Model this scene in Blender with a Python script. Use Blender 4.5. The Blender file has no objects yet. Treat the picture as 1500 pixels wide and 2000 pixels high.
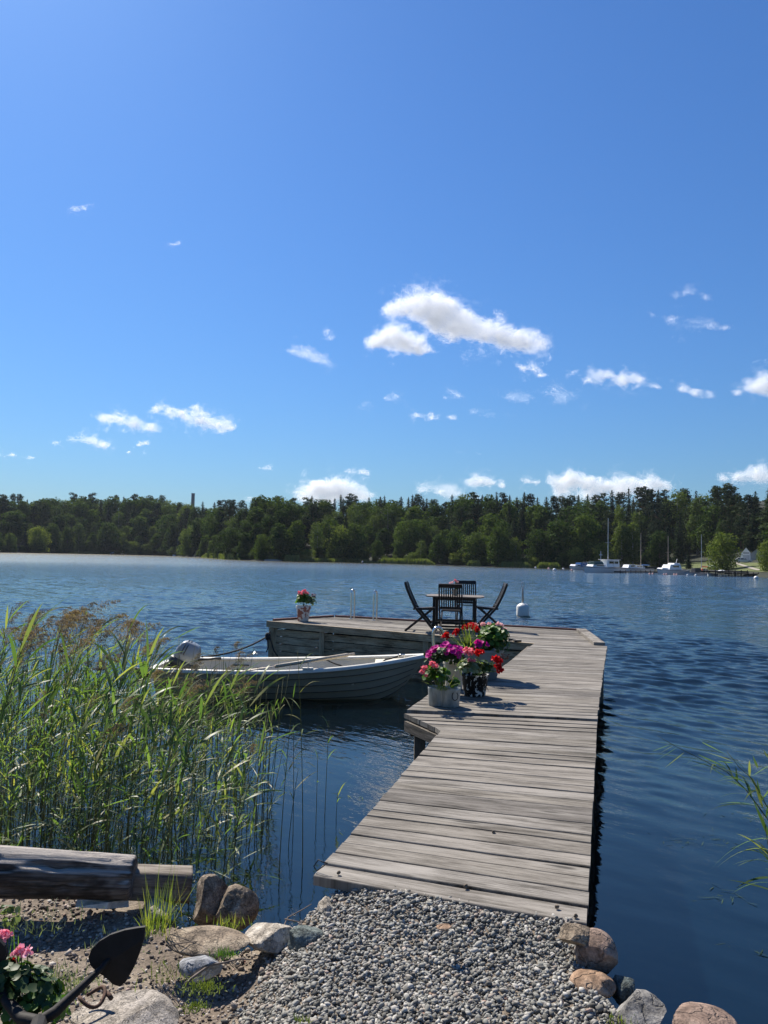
import bpy, math, random
import numpy as np
from mathutils import Vector, Matrix, Euler

random.seed(7)
rng = np.random.default_rng(7)
S = bpy.context.scene
C = S.collection
PI = math.pi
R = math.radians

# ------------------------------------------------------------------ camera
F = 1503.0                       # focal length in pixels of the 1500 x 2000 photograph
HC = 2.3                         # lens height above the water
PITCH = math.atan(88 / F)
ROLL = 0.023
_w = Vector((0, math.cos(PITCH), math.sin(PITCH)))
_u0 = Vector((0, -math.sin(PITCH), math.cos(PITCH)))
_r0 = Vector((1, 0, 0))
_r = math.cos(ROLL) * _r0 + math.sin(ROLL) * _u0
_u = math.cos(ROLL) * _u0 - math.sin(ROLL) * _r0
cam = bpy.data.objects.new('camera', bpy.data.cameras.new('camera'))
C.objects.link(cam)
cam.matrix_world = Matrix(((_r.x, _u.x, -_w.x, 0), (_r.y, _u.y, -_w.y, 0), (_r.z, _u.z, -_w.z, HC), (0, 0, 0, 1)))
cam.data.sensor_fit = 'VERTICAL'
cam.data.sensor_height = 36
cam.data.lens = 36 * F / 2000
cam.data.clip_start = 0.05
cam.data.clip_end = 30000
S.camera = cam

# ------------------------------------------------------------------ sky, sun, exposure
SUN_EL, SUN_AZ = R(47), R(-34)   # azimuth measured from +Y towards +X
world = bpy.data.worlds.new('World')
S.world = world
world.use_nodes = True
wt = world.node_tree
sky = wt.nodes.new('ShaderNodeTexSky')
sky.sky_type = 'NISHITA'
sky.sun_disc = False
sky.sun_elevation = SUN_EL
sky.sun_rotation = SUN_AZ
sky.altitude = 0
sky.air_density = 1.5
sky.dust_density = 0.48
sky.ozone_density = 9.0
tint = wt.nodes.new('ShaderNodeMix')
tint.data_type = 'RGBA'
tint.blend_type = 'MULTIPLY'
tint.inputs[0].default_value = 1.0
tint.inputs[7].default_value = (0.66, 0.96, 1.33, 1)
wt.links.new(sky.outputs[0], tint.inputs[6])
bg = wt.nodes['Background']
bg.inputs['Strength'].default_value = 0.052
wt.links.new(tint.outputs[2], bg.inputs['Color'])
sd = bpy.data.lights.new('sun', 'SUN')
sd.energy = 5.0
sd.angle = R(0.55)
sd.color = (1.0, 0.93, 0.82)
sun = bpy.data.objects.new('sun', sd)
C.objects.link(sun)
_sv = Vector((math.sin(SUN_AZ) * math.cos(SUN_EL), math.cos(SUN_AZ) * math.cos(SUN_EL), math.sin(SUN_EL)))
sun.rotation_euler = _sv.to_track_quat('Z', 'Y').to_euler()
sun.location = _sv * 50
S.view_settings.view_transform = 'Standard'
S.view_settings.look = 'None'
S.view_settings.exposure = 0.70
S.view_settings.gamma = 1.0
S.cycles.caustics_reflective = False
S.cycles.caustics_refractive = False
S.cycles.max_bounces = 12
S.cycles.diffuse_bounces = 6
S.cycles.transparent_max_bounces = 12
S.cycles.sample_clamp_indirect = 6.0

# ------------------------------------------------------------------ photograph pixel -> place in the world
def ray(px, py):
    return _w * F + _r * (px - 750) - _u * (py - 1000)
def Uz(px, py, z):                # where the line of sight meets the level z
    v = ray(px, py); k = (z - HC) / v.z
    return Vector((v.x * k, v.y * k, z))
def Ud(px, py, d):                # where it reaches the depth Y = d
    v = ray(px, py); k = d / v.y
    return Vector((v.x * k, d, HC + v.z * k))
def hor(px):
    return 1088 + ROLL * (px - 750)

# ------------------------------------------------------------------ helpers
def tag(o, label=None, cat=None, group=None, kind=None):
    if label: o['label'] = label
    if cat: o['category'] = cat
    if group: o['group'] = group
    if kind: o['kind'] = kind
    return o
def thing(name, label, cat, loc=(0, 0, 0), rotz=0.0, group=None, kind=None):
    o = bpy.data.objects.new(name, None)
    o.empty_display_size = 0.1
    C.objects.link(o)
    o.location = loc
    o.rotation_euler = (0, 0, rotz)
    return tag(o, label, cat, group, kind)
def kids(o):
    return [c for c in bpy.data.objects if c.parent == o]
_kidcache = {}
def dup(root, loc, rot=(0, 0, 0), scale=1.0, label=None, group=None):
    if root.name not in _kidcache:
        _kidcache[root.name] = [(c, kids(c)) for c in kids(root)]
    r = root.copy(); C.objects.link(r)
    r.location = loc; r.rotation_euler = rot
    r.scale = (scale,) * 3 if not hasattr(scale, '__len__') else scale
    if label: r['label'] = label
    if group: r['group'] = group
    for c, gs in _kidcache[root.name]:
        k = c.copy(); C.objects.link(k); k.parent = r
        for g in gs:
            q = g.copy(); C.objects.link(q); q.parent = k
    return r
def link_mesh(name, me, mat, parent=None):
    o = bpy.data.objects.new(name, me)
    C.objects.link(o)
    if mat is not None:
        for m in (mat if isinstance(mat, (list, tuple)) else [mat]):
            me.materials.append(m)
    if parent is not None: o.parent = parent
    return o
def np_mesh(name, v, f, mat, parent=None, smooth=False, uv=None):
    """v (N,3); f (M,k) with one k for all faces"""
    v = np.ascontiguousarray(v, dtype=np.float32); f = np.ascontiguousarray(f, dtype=np.int32)
    me = bpy.data.meshes.new(name)
    m, k = f.shape
    me.vertices.add(len(v)); me.vertices.foreach_set('co', v.ravel())
    me.loops.add(m * k); me.loops.foreach_set('vertex_index', f.ravel())
    me.polygons.add(m)
    me.polygons.foreach_set('loop_start', np.arange(0, m * k, k, dtype=np.int32))
    me.polygons.foreach_set('loop_total', np.full(m, k, dtype=np.int32))
    if smooth: me.polygons.foreach_set('use_smooth', np.ones(m, dtype=bool))
    if uv is not None:
        l = me.uv_layers.new(name='UVMap')
        l.data.foreach_set('uv', np.ascontiguousarray(uv[f.ravel()], dtype=np.float32).ravel())
    me.update(calc_edges=True)
    return link_mesh(name, me, mat, parent)

class MB:
    def __init__(s): s.v = []; s.f = []; s.uv = {}
    def add(s, vs, fs):
        o = len(s.v); s.v += [tuple(x) for x in vs]; s.f += [tuple(i + o for i in f) for f in fs]; return o
    def hexa(s, p):               # bottom 4 counter-clockwise, top 4 the same
        return s.add(p, [(3, 2, 1, 0), (4, 5, 6, 7), (0, 1, 5, 4), (1, 2, 6, 5), (2, 3, 7, 6), (3, 0, 4, 7)])
    def box(s, c, sz, rot=None):
        x, y, z = (a / 2 for a in sz)
        p = [Vector(q) for q in ((-x, -y, -z), (x, -y, -z), (x, y, -z), (-x, y, -z), (-x, -y, z), (x, -y, z), (x, y, z), (-x, y, z))]
        if rot is not None: p = [rot @ q for q in p]
        c = Vector(c)
        return s.hexa([q + c for q in p])
    def bar(s, a, b, w, h, up=(0, 0, 1)):
        a = Vector(a); b = Vector(b); d = (b - a); L = d.length; d.normalize()
        u = Vector(up)
        sx = d.cross(u)
        if sx.length < 1e-4: sx = d.cross(Vector((1, 0, 0)))
        sx.normalize(); u = sx.cross(d)
        p = []
        for k in (-1, 1):
            for q in ((-1, a), (1, a), (1, b), (-1, b)):
                p.append(q[1] + sx * (q[0] * w / 2) + u * (k * h / 2))
        return s.hexa(p)
    def tube(s, pts, rad, n=8, cap=True, squash=1.0):
        pts = [Vector(p) for p in pts]
        if not hasattr(rad, '__len__'): rad = [rad] * len(pts)
        o = len(s.v); prev = None
        for i, p in enumerate(pts):
            t = (pts[min(i + 1, len(pts) - 1)] - pts[max(i - 1, 0)]).normalized()
            if prev is None:
                a = t.cross(Vector((0, 0, 1)))
                if a.length < 1e-3: a = t.cross(Vector((1, 0, 0)))
            else:
                a = prev - t * prev.dot(t)
            a.normalize(); prev = a; b = t.cross(a)
            for k in range(n):
                q = 2 * PI * k / n
                s.v.append(tuple(p + a * (math.cos(q) * rad[i]) + b * (math.sin(q) * rad[i] * squash)))
        for i in range(len(pts) - 1):
            for k in range(n):
                k2 = (k + 1) % n
                s.f.append((o + i * n + k, o + i * n + k2, o + (i + 1) * n + k2, o + (i + 1) * n + k))
        if cap:
            s.f.append(tuple(o + k for k in reversed(range(n))))
            s.f.append(tuple(o + (len(pts) - 1) * n + k for k in range(n)))
    def lathe(s, prof, n=24, c=(0, 0, 0), sx=1.0, sy=1.0):
        o = len(s.v)
        for r, z in prof:
            for k in range(n):
                q = 2 * PI * k / n
                s.v.append((c[0] + r * sx * math.cos(q), c[1] + r * sy * math.sin(q), c[2] + z))
        for i in range(len(prof) - 1):
            for k in range(n):
                k2 = (k + 1) % n
                s.f.append((o + i * n + k, o + i * n + k2, o + (i + 1) * n + k2, o + (i + 1) * n + k))
        s.f.append(tuple(o + k for k in reversed(range(n))))
        s.f.append(tuple(o + (len(prof) - 1) * n + k for k in range(n)))
    def grid(s, rows, closed=False):
        o = len(s.v); n = len(rows[0])
        for r in rows: s.v += [tuple(p) for p in r]
        for i in range(len(rows) - 1):
            for k in range(n if closed else n - 1):
                k2 = (k + 1) % n
                s.f.append((o + i * n + k, o + i * n + k2, o + (i + 1) * n + k2, o + (i + 1) * n + k))
        return o
    def build(s, name, mat, parent=None, smooth=False, bevel=0.0, autosmooth=None):
        me = bpy.data.meshes.new(name)
        me.from_pydata(s.v, [], s.f)
        if s.uv:
            l = me.uv_layers.new(name='UVMap')
            for lp in me.loops: l.data[lp.index].uv = s.uv.get(lp.vertex_index, (0, 0))
        if smooth:
            for p in me.polygons: p.use_smooth = True
        me.update()
        o = link_mesh(name, me, mat, parent)
        if bevel:
            b = o.modifiers.new('bevel', 'BEVEL'); b.width = bevel; b.segments = 2; b.limit_method = 'ANGLE'
        if autosmooth and smooth:
            e = o.modifiers.new('split', 'EDGE_SPLIT'); e.split_angle = R(autosmooth)
        return o

def smoothstep(a, b, x):
    t = np.clip((x - a) / (b - a), 0, 1)
    return t * t * (3 - 2 * t)
def vnoise(p, seed=0):
    """value noise in [0,1] at points (N,3)"""
    p = np.asarray(p, dtype=np.float64)
    i = np.floor(p).astype(np.int64); f = p - i; f = f * f * (3 - 2 * f)
    def h(a, b, c):
        n = (a * 374761393 + b * 668265263 + c * 2147483647 + seed * 1274126177) & 0xffffffff
        n = ((n ^ (n >> 13)) * 1274126177) & 0xffffffff
        return ((n ^ (n >> 16)) & 0xffff) / 65535.0
    x, y, z = i[:, 0], i[:, 1], i[:, 2]
    fx, fy, fz = f[:, 0], f[:, 1], f[:, 2]
    def lx(b, c): return h(x, y + b, z + c) * (1 - fx) + h(x + 1, y + b, z + c) * fx
    a = lx(0, 0) * (1 - fy) + lx(1, 0) * fy
    b = lx(0, 1) * (1 - fy) + lx(1, 1) * fy
    return a * (1 - fz) + b * fz
def fbm(p, oct=4, seed=0):
    p = np.asarray(p, dtype=np.float64); s = np.zeros(len(p)); a = 0.5; t = 0
    for k in range(oct):
        s += a * vnoise(p * 2 ** k + 17.3 * k, seed + k); t += a; a *= 0.5
    return s / t
def rotmats(n, g=rng):
    q = g.normal(size=(n, 4)); q /= np.linalg.norm(q, axis=1)[:, None]
    w, x, y, z = q.T
    return np.stack([np.stack([1 - 2 * (y * y + z * z), 2 * (x * y - w * z), 2 * (x * z + w * y)], 1),
                     np.stack([2 * (x * y + w * z), 1 - 2 * (x * x + z * z), 2 * (y * z - w * x)], 1),
                     np.stack([2 * (x * z - w * y), 2 * (y * z + w * x), 1 - 2 * (x * x + y * y)], 1)], 1)
def frames(nrm, g=rng):
    """rotation matrices whose z axis is nrm, spun at random"""
    nrm = nrm / (np.linalg.norm(nrm, axis=1)[:, None] + 1e-9)
    t = g.normal(size=nrm.shape); t -= nrm * (t * nrm).sum(1)[:, None]
    t /= np.linalg.norm(t, axis=1)[:, None] + 1e-9
    b = np.cross(nrm, t)
    return np.stack([t, b, nrm], 2)
def inst(bv, bf, pos, rot, sc):
    bv = np.asarray(bv, float); bf = np.asarray(bf); n = len(pos)
    sc = np.asarray(sc, float)
    if sc.ndim == 1: sc = np.repeat(sc[:, None], 3, 1)
    v = np.einsum('nij,nkj->nki', rot, bv[None] * sc[:, None, :]) + np.asarray(pos)[:, None, :]
    f = bf[None] + (np.arange(n) * len(bv))[:, None, None]
    return v.reshape(-1, 3), f.reshape(-1, bf.shape[1])
def ico(sub):
    import bmesh
    bm = bmesh.new(); bmesh.ops.create_icosphere(bm, subdivisions=sub, radius=1)
    v = np.array([x.co[:] for x in bm.verts]); bm.verts.index_update()
    f = np.array([[y.index for y in x.verts] for x in bm.faces]); bm.free()
    return v, f
ICO1, ICO2, ICO4, ICO5 = ico(1), ico(2), ico(4), ico(5)

# ------------------------------------------------------------------ materials
class Mat:
    def __init__(s, name):
        s.m = bpy.data.materials.new(name); s.m.use_nodes = True
        s.t = s.m.node_tree; s.p = s.t.nodes['Principled BSDF']; s.out = s.t.nodes['Material Output']
    def n(s, kind, **kw):
        x = s.t.nodes.new('ShaderNode' + kind)
        for k, v in kw.items(): setattr(x, k, v)
        return x
    def l(s, a, b): s.t.links.new(a, b)
    def set(s, k, v): s.p.inputs[k].default_value = v
    def coords(s, which='Object', scale=(1, 1, 1), rot=(0, 0, 0)):
        c = s.n('TexCoord'); m = s.n('Mapping')
        m.inputs['Scale'].default_value = scale; m.inputs['Rotation'].default_value = rot
        s.l(c.outputs[which], m.inputs[0]); return m.outputs[0]
    def noise(s, vec, scale, detail=4, rough=0.55, dist=0.0):
        x = s.n('TexNoise'); x.inputs['Scale'].default_value = scale; x.inputs['Detail'].default_value = detail
        x.inputs['Roughness'].default_value = rough; x.inputs['Distortion'].default_value = dist
        if vec is not None: s.l(vec, x.inputs['Vector'])
        return x.outputs['Fac']
    def ramp(s, fac, stops, interp='LINEAR'):
        r = s.n('ValToRGB'); e = r.color_ramp.elements; r.color_ramp.interpolation = interp
        while len(e) < len(stops): e.new(0.5)
        for q, (p, c) in zip(e, stops):
            q.position = p; q.color = (c, c, c, 1) if not hasattr(c, '__len__') else (*c[:3], 1)
        s.l(fac, r.inputs[0]); return r.outputs[0]
    def mix(s, a, b, fac, mode='MIX'):
        x = s.n('Mix', data_type='RGBA', blend_type=mode)
        for v, i in ((fac, 0), (a, 6), (b, 7)):
            if hasattr(v, 'is_linked'): s.l(v, x.inputs[i])
            elif hasattr(v, '__len__'): x.inputs[i].default_value = (*v[:3], 1)
            else: x.inputs[i].default_value = v if i == 0 else (v, v, v, 1)
        return x.outputs[2]
    def math(s, op, a, b=0.0):
        x = s.n('Math', operation=op)
        for v, i in ((a, 0), (b, 1)):
            if hasattr(v, 'is_linked'): s.l(v, x.inputs[i])
            else: x.inputs[i].default_value = v
        return x.outputs[0]
    def bump(s, h, strength=0.4, dist=0.01):
        b = s.n('Bump'); b.inputs['Strength'].default_value = strength; b.inputs['Distance'].default_value = dist
        s.l(h, b.inputs['Height']); s.l(b.outputs[0], s.p.inputs['Normal']); return b.outputs[0]
    def col(s, c): 
        if hasattr(c, 'is_linked'): s.l(c, s.p.inputs['Base Color'])
        else: s.set('Base Color', (*c, 1))

def simple(name, col, rough=0.6, metal=0.0, var=0.12, scale=30.0, bump=0.0, spec=0.5):
    m = Mat(name); v = m.coords()
    nz = m.noise(v, scale, 4)
    lo = [c * (1 - var) for c in col]; hi = [min(1, c * (1 + var)) for c in col]
    m.col(m.ramp(nz, [(0.3, lo), (0.7, hi)]))
    m.set('Roughness', rough); m.set('Metallic', metal); m.set('Specular IOR Level', spec)
    if bump: m.bump(nz, bump)
    return m.m

def wood(name, dark, mid, light, along=1.0, across=30.0, knots=True, bump=0.6):
    m = Mat(name)
    v = m.coords('UV', (along * 1.7, across, 1))
    n1 = m.noise(v, 1.6, 10, 0.78, 0.5)
    v2 = m.coords('UV', (along * 1.1, across * 0.16, 1))
    n2 = m.noise(v2, 1.5, 4, 0.6, 0.6)
    v3 = m.coords('UV', (along * 9, across * 2.6, 1))
    n3 = m.noise(v3, 1.6, 4, 0.7)
    a = m.math('ADD', m.math('MULTIPLY', n1, 0.52), m.math('MULTIPLY', n2, 0.36))
    a = m.math('ADD', a, m.math('MULTIPLY', n3, 0.16))
    c = m.ramp(a, [(0.40, dark), (0.485, mid), (0.555, light), (0.66, [min(1, x * 1.3) for x in light])])
    isl = m.n('NewGeometry').outputs['Random Per Island']
    tint = m.ramp(isl, [(0.0, (0.74, 0.72, 0.72)), (0.3, (0.9, 0.87, 0.83)), (0.62, (1.05, 1.02, 1.0)), (1.0, (1.16, 1.15, 1.16))])
    c = m.mix(c, tint, 1.0, 'MULTIPLY')
    if knots:
        vk = m.coords('UV', (1.3, 5.5, 1))
        vo = m.n('TexVoronoi'); vo.inputs['Scale'].default_value = 1.0; vo.inputs['Randomness'].default_value = 1
        nk = m.n('TexNoise'); nk.inputs['Scale'].default_value = 4
        m.l(vk, nk.inputs['Vector'])
        mx = m.n('Mix', data_type='VECTOR'); mx.inputs[0].default_value = 0.12
        m.l(vk, mx.inputs[4]); m.l(nk.outputs['Color'], mx.inputs[5]); m.l(mx.outputs[1], vo.inputs['Vector'])
        k1 = m.ramp(vo.outputs['Distance'], [(0.05, 1.0), (0.10, 0.0)])
        k2 = m.ramp(vo.outputs['Distance'], [(0.08, 0.0), (0.12, 1.0), (0.24, 0.0)])
        c = m.mix(c, [x * 0.42 for x in mid], m.math('MULTIPLY', k1, 0.9))
        c = m.mix(c, [min(1, x * 1.3) for x in light], m.math('MULTIPLY', k2, 0.5))
    m.col(c); m.set('Roughness', 0.82); m.set('Specular IOR Level', 0.25)
    m.bump(a, bump, 0.010)
    return m.m

def foliage(name, c1, c2, trans=0.4, c3=None, rough=0.5, obj=True, gloss=0.35, tcol=None):
    m = Mat(name)
    isl = m.n('NewGeometry').outputs['Random Per Island']
    st = [(0.0, c1), (1.0, c2)] if c3 is None else [(0.0, c1), (0.8, c2), (0.95, c3), (1.0, c3)]
    c = m.ramp(isl, st)
    if obj:
        r = m.n('ObjectInfo').outputs['Random']
        c = m.mix(c, m.ramp(r, [(0, (0.55, 0.62, 0.66)), (0.5, (0.95, 0.97, 0.95)), (1, (1.42, 1.30, 0.95))]), 1.0, 'MULTIPLY')
    m.col(c); m.set('Roughness', rough); m.set('Specular IOR Level', gloss)
    if trans:
        tr = m.n('BsdfTranslucent'); m.l(m.mix(c, tcol or (1.5, 1.6, 0.6), 1.0, 'MULTIPLY'), tr.inputs['Color'])
        mx = m.n('MixShader'); mx.inputs[0].default_value = trans
        m.l(m.p.outputs[0], mx.inputs[1]); m.l(tr.outputs[0], mx.inputs[2]); m.l(mx.outputs[0], m.out.inputs['Surface'])
    return m.m

def stone(name, cols, scale=8.0, speck=0.35, bump=0.6, rough=0.85):
    m = Mat(name); v = m.coords('Object')
    n = m.noise(v, scale, 6, 0.65, 0.3)
    k = len(cols)
    c = m.ramp(n, [(0.3 + 0.4 * i / max(1, k - 1), q) for i, q in enumerate(cols)])
    sp = m.noise(v, scale * 14, 3, 0.7)
    c = m.mix(c, m.ramp(sp, [(0.3, 1 - speck), (0.5, 1.0), (0.7, 1 + speck)]), 1.0, 'MULTIPLY')
    m.col(c); m.set('Roughness', rough); m.set('Specular IOR Level', 0.3)
    vc = m.n('TexVoronoi', feature='DISTANCE_TO_EDGE'); vc.inputs['Scale'].default_value = scale * .9
    wv = m.n('Mix', data_type='VECTOR'); wv.inputs[0].default_value = .35; nc_ = m.n('TexNoise'); nc_.inputs['Scale'].default_value = scale * 1.3; nc_.inputs['Detail'].default_value = 5
    m.l(v, nc_.inputs['Vector']); m.l(v, wv.inputs[4]); m.l(nc_.outputs['Color'], wv.inputs[5]); m.l(wv.outputs[1], vc.inputs['Vector'])
    crack = m.ramp(vc.outputs['Distance'], [(0.0, 0.0), (0.035, 1.0)])
    patch = m.noise(v, scale * 2.3, 5, .7, .6)
    c = m.mix(c, m.ramp(patch, [(.40, .62), (.52, 1.0), (.66, 1.22)]), 1.0, 'MULTIPLY')
    c = m.mix(c, m.ramp(crack, [(0, .45), (1, 1.0)]), .8, 'MULTIPLY'); m.col(c)
    h = m.math('ADD', m.math('ADD', n, m.math('MULTIPLY', sp, 0.30)), m.math('MULTIPLY', m.math('ADD', crack, patch), .5))
    m.bump(h, bump, 0.022)
    return m.m
# ================================================================== SETTING: water, lake bed, bank, far shore
# far waterline in the photograph (column, row) turned into places on the lake
FAR = [(-700, 1063.5), (-400, 1069), (-150, 1075.5), (0, 1079.3), (120, 1081.0), (233, 1083.3), (330, 1085.6), (400, 1089.2), (440, 1092.4), (500, 1095), (590, 1097.2), (667, 1098.2), (760, 1100.5),
       (840, 1103), (940, 1106), (1000, 1108), (1060, 1109.6), (1110, 1111), (1160, 1112.3), (1230, 1114), (1300, 1116.3), (1380, 1120), (1440, 1123.5), (1500, 1128),
       (1600, 1140), (1750, 1158), (2000, 1200)]
_fx = np.array([p[0] for p in FAR], float)
_fd = np.array([Uz(p[0], p[1], 0).y for p in FAR])
def shore_d(px): return float(np.interp(px, _fx, _fd))
def hill(px, b):
    """height of the far land b metres behind its waterline"""
    s = np.interp(px, [-700, 0, 300, 420, 520, 700, 900, 1100, 1250, 1330, 1480, 1600, 2000], [.19, .19, .20, .19, .14, .14, .14, .14, .12, .060, .062, .09, .1])
    lawn = np.interp(px, [-700, 1180, 1330, 1500, 1600], [0, 0, 1, 1, 0])
    far = .35 + s * np.maximum(b - 3, 0) * (1 - 0.0018 * np.clip(b, 0, 260))
    law = .5 + .062 * np.maximum(b - 2, 0) + .12 * np.maximum(b - 48, 0)
    return np.minimum(far * (1 - lawn) + law * lawn, 34) - 1.5 * np.exp(-np.maximum(b + 6, 0) / 3.0)
def far_xy(px, b):
    """a place b metres behind the far waterline, in the column px"""
    d = shore_d(px) + b
    v = ray(px, 1088)
    return Vector((v.x / v.y * d, d, 0))
def far_pt(px, b):
    p = far_xy(px, b); p.z = float(hill(px, b)); return p

# water
m = Mat('lake_water')
geo = m.n('NewGeometry')
ln = m.n('VectorMath', operation='LENGTH'); m.l(geo.outputs['Position'], ln.inputs[0])
dist = ln.outputs['Value']
tc = m.coords('Object', (1, 1, 1), (0, 0, R(42)))
mp1 = m.n('Mapping'); mp1.inputs['Scale'].default_value = (0.55, 1.6, 1); m.l(tc, mp1.inputs[0])
fine = m.noise(mp1.outputs[0], 5.5, 3, 0.5)
mp2 = m.n('Mapping'); mp2.inputs['Scale'].default_value = (0.35, 1.0, 1); m.l(tc, mp2.inputs[0])
mid_ = m.noise(mp2.outputs[0], 1.7, 4, 0.55)
far_f = m.n('MapRange'); m.l(dist, far_f.inputs[0])
for i, q in ((1, 16.0), (2, 70.0), (3, 0.0), (4, 1.0)): far_f.inputs[i].default_value = q
near_f = m.n('MapRange'); m.l(dist, near_f.inputs[0])
for i, q in ((1, 5.0), (2, 16.0), (3, 0.12), (4, 1.0)): near_f.inputs[i].default_value = q
h = m.math('ADD', m.math('MULTIPLY', m.math('MULTIPLY', fine, 0.020), near_f.outputs[0]), m.math('MULTIPLY', m.math('MULTIPLY', mid_, 0.20), far_f.outputs[0]))
bp = m.n('Bump'); bp.inputs['Strength'].default_value = 1.0; bp.inputs['Distance'].default_value = 1.0
m.l(h, bp.inputs['Height'])
gl = m.n('BsdfGlossy'); gl.inputs['Roughness'].default_value = 0.03; gl.inputs['Color'].default_value = (1.0, 0.96, 0.84, 1); m.l(bp.outputs[0], gl.inputs['Normal'])
rf = m.n('MapRange'); m.l(dist, rf.inputs[0])
for i, q in ((1, 25.0), (2, 160.0), (3, 0.02), (4, 0.13)): rf.inputs[i].default_value = q
m.l(rf.outputs[0], gl.inputs['Roughness'])
fr = m.n('Fresnel'); fr.inputs['IOR'].default_value = 1.75
tr = m.n('BsdfTransparent'); tr.inputs['Color'].default_value = (0.42, 0.60, 0.56, 1)
df = m.n('BsdfDiffuse'); df.inputs['Color'].default_value = (0.012, 0.045, 0.088, 1)
b1 = m.n('MixShader'); b1.inputs[0].default_value = 0.08; m.l(tr.outputs[0], b1.inputs[1]); m.l(df.outputs[0], b1.inputs[2])
b2 = m.n('MixShader'); m.l(fr.outputs[0], b2.inputs[0]); m.l(b1.outputs[0], b2.inputs[1]); m.l(gl.outputs[0], b2.inputs[2])
m.l(b2.outputs[0], m.out.inputs['Surface'])
M_water = m.m

ang = np.concatenate([np.linspace(-75, -33, 30)[:-1], np.linspace(-33, 33, 860), np.linspace(33, 75, 30)[1:]]) * PI / 180
rr = np.concatenate([2.0 * np.exp(np.linspace(0, math.log(45), 1330)), 90 * np.exp(np.linspace(0, math.log(11), 90)[1:])])
AA, RR = np.meshgrid(ang, rr)
wx = (np.sin(AA) * RR).ravel(); wy = (np.cos(AA) * RR).ravel(); wr = RR.ravel()
wz = np.zeros_like(wx)
gw = np.random.default_rng(3)
K = 64
lam = np.exp(gw.uniform(math.log(0.20), math.log(0.9), K))
th = R(42) + gw.normal(0, R(18), K)
for k in range(K):
    kx, ky = math.sin(th[k]) * 2 * PI / lam[k], math.cos(th[k]) * 2 * PI / lam[k]
    a = 0.0245 * lam[k] / (2 * PI)
    fade = 1 - smoothstep(lam[k] * 70, lam[k] * 160, wr)
    wz += a * fade * np.sin(kx * wx + ky * wy + gw.uniform(0, 2 * PI))
pn = fbm(np.stack([wx * 0.16, wy * 0.07, 0 * wx], 1), 3, 5)
amp = (0.35 + 1.25 * smoothstep(0.30, 0.70, pn)) * (0.08 + 0.92 * smoothstep(6.0, 17.0, wy))
jl = 0.2 + 0.28 * (wy - 5)                                  # the jetty shelters the water on its left
shel = smoothstep(0.3, -0.5, wx - jl) * (1 - smoothstep(13, 18, wy))
amp = amp * (1 - 0.86 * shel)
wz = wz * amp
nr, nc = RR.shape
q = (np.arange(nr - 1)[:, None] * nc + np.arange(nc - 1)[None, :])
wf = np.stack([q, q + nc, q + nc + 1, q + 1], 2).reshape(-1, 4)[:, ::-1]
w_o = np_mesh('water', np.stack([wx, wy, wz], 1), wf, M_water, smooth=True)
tag(w_o, kind='structure')

# lake bed: silt, deeper away from the bank
LAND = [(-30, 5.2), (-6, 4.75), (-3.2, 4.6), (-2.2, 4.5), (-1.3, 4.25), (-0.95, 3.84), (-0.62, 3.52), (-0.36, 3.52), (-0.22, 3.66), (0.25, 3.82), (0.78, 3.56), (0.93, 3.26), (0.88, 2.92),
        (0.95, 2.66), (1.35, 2.62), (2.0, 2.35), (4, 1.9), (9, 0.5), (30, -8)]
def land_d(x, y):
    """signed distance to the near waterline, positive on land"""
    P = np.array(LAND); best = np.full(x.shape, 1e9)
    for a, b in zip(P[:-1], P[1:]):
        ab = b - a; t = np.clip(((x - a[0]) * ab[0] + (y - a[1]) * ab[1]) / (ab @ ab), 0, 1)
        best = np.minimum(best, np.hypot(x - a[0] - t * ab[0], y - a[1] - t * ab[1]))
    ye = np.interp(x, P[:, 0], P[:, 1])
    return np.where(y < ye, best, -best)
def ground_z(x, y):
    x = np.asarray(x, float); y = np.asarray(y, float)
    d = land_d(x, y)
    fl = 3.184 + (0.853 - x) * 0.353
    top = 0.585 + 0.185 * smoothstep(-0.62, -0.16, x) + 0.06 * np.exp(-((y - fl) / 0.20) ** 2) * smoothstep(-.25, .1, x)
    n = fbm(np.stack([x * 2.2, y * 2.2, 0 * x], 1), 3, 9) - 0.5
    return -0.30 + (top + 0.30) * smoothstep(-0.05, 0.11, d) + n * 0.06 - 0.32 * np.maximum(-d, 0)
def gz(x, y): return float(ground_z(np.array([x]), np.array([y]))[0])

m = Mat('silt'); v = m.coords()
m.col(m.ramp(m.noise(v, 0.9, 6, 0.6, 0.4), [(0.35, (0.018, 0.022, 0.010)), (0.52, (0.050, 0.050, 0.024)), (0.68, (0.095, 0.088, 0.046))]))
m.set('Roughness', 1.0)
xs = np.concatenate([np.linspace(-400, -12, 12)[:-1], np.linspace(-12, 12, 70), np.linspace(12, 400, 12)[1:]])
ys = np.concatenate([np.linspace(3.0, 22, 60), np.linspace(22, 560, 14)[1:]])
X, Y = np.meshgrid(xs, ys); x = X.ravel(); y = Y.ravel()
dd = np.maximum(-land_d(x, y), 0)
bz = -0.22 - 0.20 * dd ** 0.9 - 0.05 * dd; bz = np.maximum(bz, -3.2) + 0.10 * (fbm(np.stack([x, y, 0 * x], 1), 3, 4) - 0.5)
nx = len(xs); q = np.arange(len(ys) - 1)[:, None] * nx + np.arange(nx - 1)[None, :]
tag(np_mesh('lake_bed', np.stack([x, y, bz], 1), np.stack([q, q + 1, q + nx + 1, q + nx], 2).reshape(-1, 4), m.m, smooth=True), kind='structure')

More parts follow.
